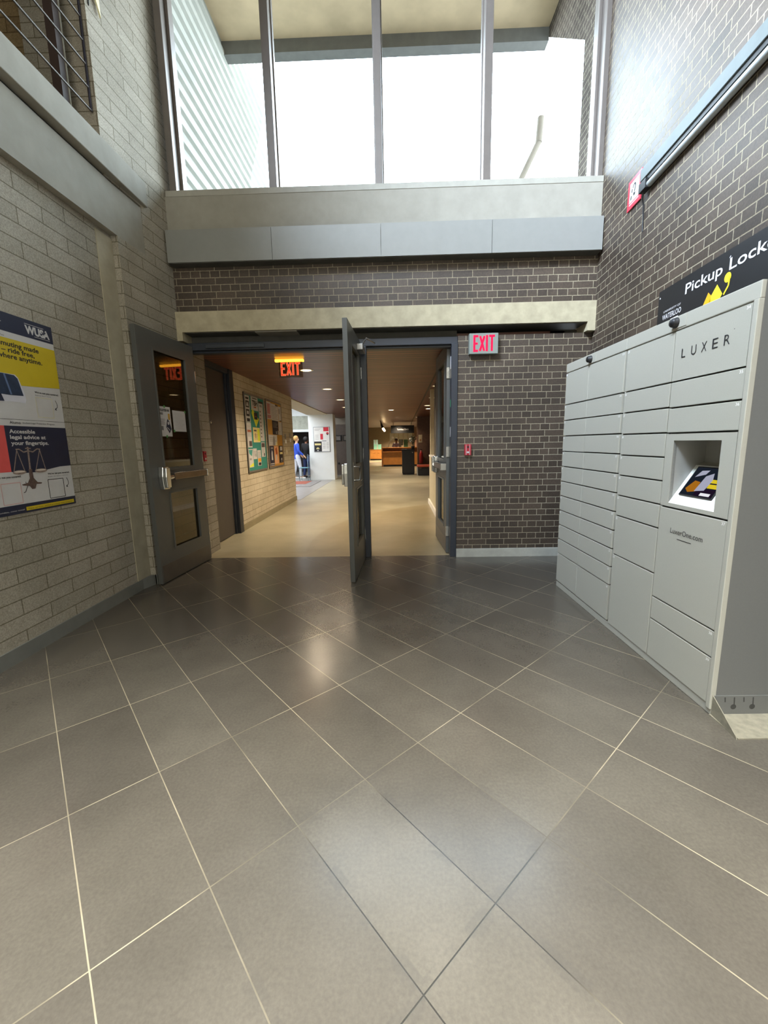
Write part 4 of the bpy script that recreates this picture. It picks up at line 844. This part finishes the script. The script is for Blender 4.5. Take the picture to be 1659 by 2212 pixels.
def person(label, loc, H, rz, skinc, hairc, topc, legc, shoec, stance, hood=False, arms=((.10, .30, .95), (.10, .30, .95))):
    t = thing('person', label, 'person', loc); k = H/1.72; ca, sa = math.cos(rz), math.sin(rz)
    def P(x, y, z): x *= k; y *= k; z *= k; return (loc[0]+x*ca-y*sa, loc[1]+x*sa+y*ca, loc[2]+z)
    sk = M('skin_'+skinc.strip('#'), skinc, .55, var=.04); tp = M('cloth_'+topc.strip('#'), topc, .85, var=.1); lg = M('cloth_'+legc.strip('#'), legc, .85, var=.1)
    st, fwd = stance; b = {}; E = []
    b['hip'] = (P(0, 0, .93), .085*k); b['belly'] = (P(0, 0, 1.10), .085*k); b['chest'] = (P(0, .01, 1.30), (.10*k, .085*k)); b['neck0'] = (P(0, .0, 1.44), .05*k); b['neck'] = (P(0, .01, 1.50), .045*k)
    b['jaw'] = (P(0, .03, 1.555), .062*k); b['skull'] = (P(0, .015, 1.635), .082*k); b['crown'] = (P(0, .005, 1.69), .055*k); b['nose'] = (P(0, .115, 1.595), .012*k)
    E += [('hip', 'belly'), ('belly', 'chest'), ('chest', 'neck0'), ('neck0', 'neck'), ('neck', 'jaw'), ('jaw', 'skull'), ('skull', 'crown'), ('jaw', 'nose')]
    for n, s in (('l', -1), ('r', 1)):
        a = arms[0 if s < 0 else 1]; f = fwd*s
        b['sh'+n] = (P(s*.17, 0, 1.40), .055*k); b['el'+n] = (P(s*.23, -.02+a[0]*.3, 1.13), .042*k); b['wr'+n] = (P(s*.22, a[1]*.7, a[2]), .028*k); b['hd'+n] = (P(s*.215, a[1]*.7+.05, a[2]-.06), (.040*k, .022*k))
        b['th'+n] = (P(s*st*.6, f*.2, .80), .085*k); b['kn'+n] = (P(s*st, f*.6+.02, .48), .055*k); b['an'+n] = (P(s*st, f-.03, .09), .038*k); b['ft'+n] = (P(s*st, f+.12, .035), (.042*k, .030*k))
        E += [('chest', 'sh'+n), ('sh'+n, 'el'+n), ('el'+n, 'wr'+n), ('wr'+n, 'hd'+n), ('hip', 'th'+n), ('th'+n, 'kn'+n), ('kn'+n, 'an'+n), ('an'+n, 'ft'+n)]
        for j in range(4):
            key = 'f%d%s' % (j, n); b[key] = (P(s*.215-.03+.02*j, a[1]*.7+.10, a[2]-.125+.008*abs(j-1)), .009*k); E.append(('hd'+n, key))
        b['tb'+n] = (P(s*.175, a[1]*.7+.085, a[2]-.075), .010*k); E.append(('hd'+n, 'tb'+n))
    skin('body', b, E, sk, t)
    big = lambda key, g: (b[key][0], tuple(x*g for x in b[key][1]) if isinstance(b[key][1], tuple) else b[key][1]*g)
    b['hem'] = (P(0, 0, .86), .085*k); b['waist'] = (P(0, 0, 1.06), .08*k); E += [('hip', 'hem'), ('hip', 'waist')]
    ks = ['hip', 'hem', 'belly', 'chest', 'neck0', 'shl', 'ell', 'wrl', 'shr', 'elr', 'wrr']
    skin('hoodie' if hood else 'shirt', {x: big(x, 1.32 if not hood else 1.5) for x in ks}, [e for e in E if e[0] in ks and e[1] in ks], tp, t)
    ks = ['hip', 'waist', 'thl', 'knl', 'anl', 'thr', 'knr', 'anr']
    skin('trousers', {x: big(x, 1.25 if x[:2] != 'an' else 1.5) for x in ks}, [e for e in E if e[0] in ks and e[1] in ks], lg, t)
    m = MB(); hc = M('hair_'+hairc.strip('#'), hairc, .7, var=.2)
    c = P(0, -.012, 1.635); m.ball(c, .108*k, hc, 1, 1.06, 1.05)
    ho = m.build('hair', t); f = P(0, .13, 1.56)
    d = (V(f)-V(c)).normalized()
    for v in ho.data.vertices:
        q = (v.co-V(c)).dot(d)
        if q > .055*k: v.co -= d*(q-.055*k)
    for s in (-1, 1): MB().ball(P(s*.032, .095, 1.625), .011*k, M('eye_dark', '#20181a', .3)).build('eye', t); MB().tube([P(s*st, (fwd*s)-.075, .03), P(s*st, (fwd*s)+.05, .035), P(s*st, (fwd*s)+.16, .03)], [.034*k, .046*k, .036*k], M('shoe_'+shoec.strip('#'), shoec, .6), 12).build('shoe', t); MB().ball(P(s*.083, .02, 1.60), .02*k, sk, .6, .8, 1.3).build('ear', t)
    MB().tube([P(-.022, .088, 1.558), P(0, .096, 1.556), P(.022, .088, 1.558)], .006*k, M('lip_tone', '#8f4f48', .5), 8).build('mouth', t)
    return t
person('person in a blue shirt and white trousers standing in the bright hall', (-3.78, 16.2, .004), 1.66, -1.1, '#d9a983', '#b58a4e', '#2f4fb8', '#c6c9cf', '#d4d4d0', (.09, .12))
person('person in a black hoodie and blue jeans standing in the bright hall', (-3.52, 16.75, .004), 1.63, -.5, '#8a5a42', '#15120f', '#121114', '#27345e', '#2a2a30', (.10, .05), True, ((.2, .35, 1.0), (.3, .45, 1.05)))
person('person with dark hair and pale lilac top working behind the service desk', (.17, 24.85, 0), 1.58, PI, '#6d4a38', '#141110', '#a9a3bf', '#2b2b33', '#222222', (.10, .04), False, ((.3, .4, 1.1), (.3, .4, 1.1)))

# ------------------------------------------------------------------ light
def area(name, loc, aim, sx, sy, power, hx):
    l = bpy.data.lights.new(name, 'AREA'); l.shape = 'RECTANGLE'; l.size = sx; l.size_y = sy; l.energy = power; l.color = C(hx)[:3]
    o = bpy.data.objects.new(name, l); COL.objects.link(o); o.location = loc
    o.rotation_euler = (V(aim)-V(loc)).to_track_quat('-Z', 'Y').to_euler(); return o
def spot(name, loc, power, hx, size=2.4, r=.1):
    l = bpy.data.lights.new(name, 'SPOT'); l.energy = power; l.color = C(hx)[:3]; l.spot_size = size; l.spot_blend = .8; l.shadow_soft_size = r
    o = bpy.data.objects.new(name, l); COL.objects.link(o); o.location = loc; return o
w = bpy.data.worlds.new('overcast_sky'); S.world = w; w.use_nodes = True; nt = w.node_tree; nt.nodes.clear()
tc = nt.nodes.new('ShaderNodeTexCoord'); sp = nt.nodes.new('ShaderNodeSeparateXYZ'); rp = nt.nodes.new('ShaderNodeValToRGB'); bg = nt.nodes.new('ShaderNodeBackground'); wo = nt.nodes.new('ShaderNodeOutputWorld')
nt.links.new(tc.outputs['Generated'], sp.inputs[0]); nt.links.new(sp.outputs[2], rp.inputs[0]); nt.links.new(rp.outputs[0], bg.inputs[0]); nt.links.new(bg.outputs[0], wo.inputs[0])
rp.color_ramp.elements[0].color = (.80, .90, 1.0, 1); rp.color_ramp.elements[1].color = (.62, .80, 1.0, 1); SKY = 19.0
mr = nt.nodes.new('ShaderNodeMapRange'); mr.inputs[1].default_value = .25; mr.inputs[2].default_value = .75; mr.inputs[3].default_value = SKY*.28; mr.inputs[4].default_value = SKY
nt.links.new(sp.outputs[1], mr.inputs[0]); nt.links.new(mr.outputs[0], bg.inputs[1])
area('rear_fill', (0, -2.2, 6.6), (.0, 4.6, 2.4), 4.5, 3, 110, '#f5f0e0')  # unseen fill lamp added high behind the camera, lighting the back wall
o = area('overhead_fill', (0, -.9, 6.75), (.1, -.5, 0), 3.0, 2.0, 330, '#eef0ea'); o.data.spread = 1.0  # unseen fill lamp added above the camera to brighten the near floor
o = area('balcony_fill', (-1.7, .6, 6.7), (2.1, 2.7, 4.7), 2.2, 1.6, 620, '#cfe0f4'); o.data.spread = 1.5  # unseen fill lamp added on the balcony side for the upper right wall
area('rear_low_fill', (.3, -5.5, 2.8), (0, 4, 1.6), 4, 3.2, 170, '#f6f2e2')  # unseen fill lamp added in front of the closed rear wall
for x, y, p in ((-1.30, 6.45, 70), (-.3, 9.5, 90), (-.06, 14.4, 90), (1.19, 14.2, 40), (-1.0, 7.6, 60), (-1.2, 12, 70), (.3, 18, 60), (.3, 23, 80), (.6, 20.5, 90), (.2, 26, 260), (-1.2, 31, 300), (.3, 33, 340), (1.35, 7.6, 30)):  # some sit at the round lights; the rest are added without a fixture
    spot('corridor_spot', (x, y, 2.40), p*1.9, '#ffe6c4')
area('hall_top_light', (-5, 14, 3.1), (-5, 14, 0), 4, 6, 330, '#f2f8ff')  # unseen area lamp added under the hall roof to brighten the hall
area('hall_front_light', (-4.2, 11.0, 2.9), (-3.0, 16, 1.2), 1.5, 1, 60, '#f6faff')
S.view_settings.view_transform = 'Standard'; S.view_settings.look = 'None'; S.view_settings.exposure = .4
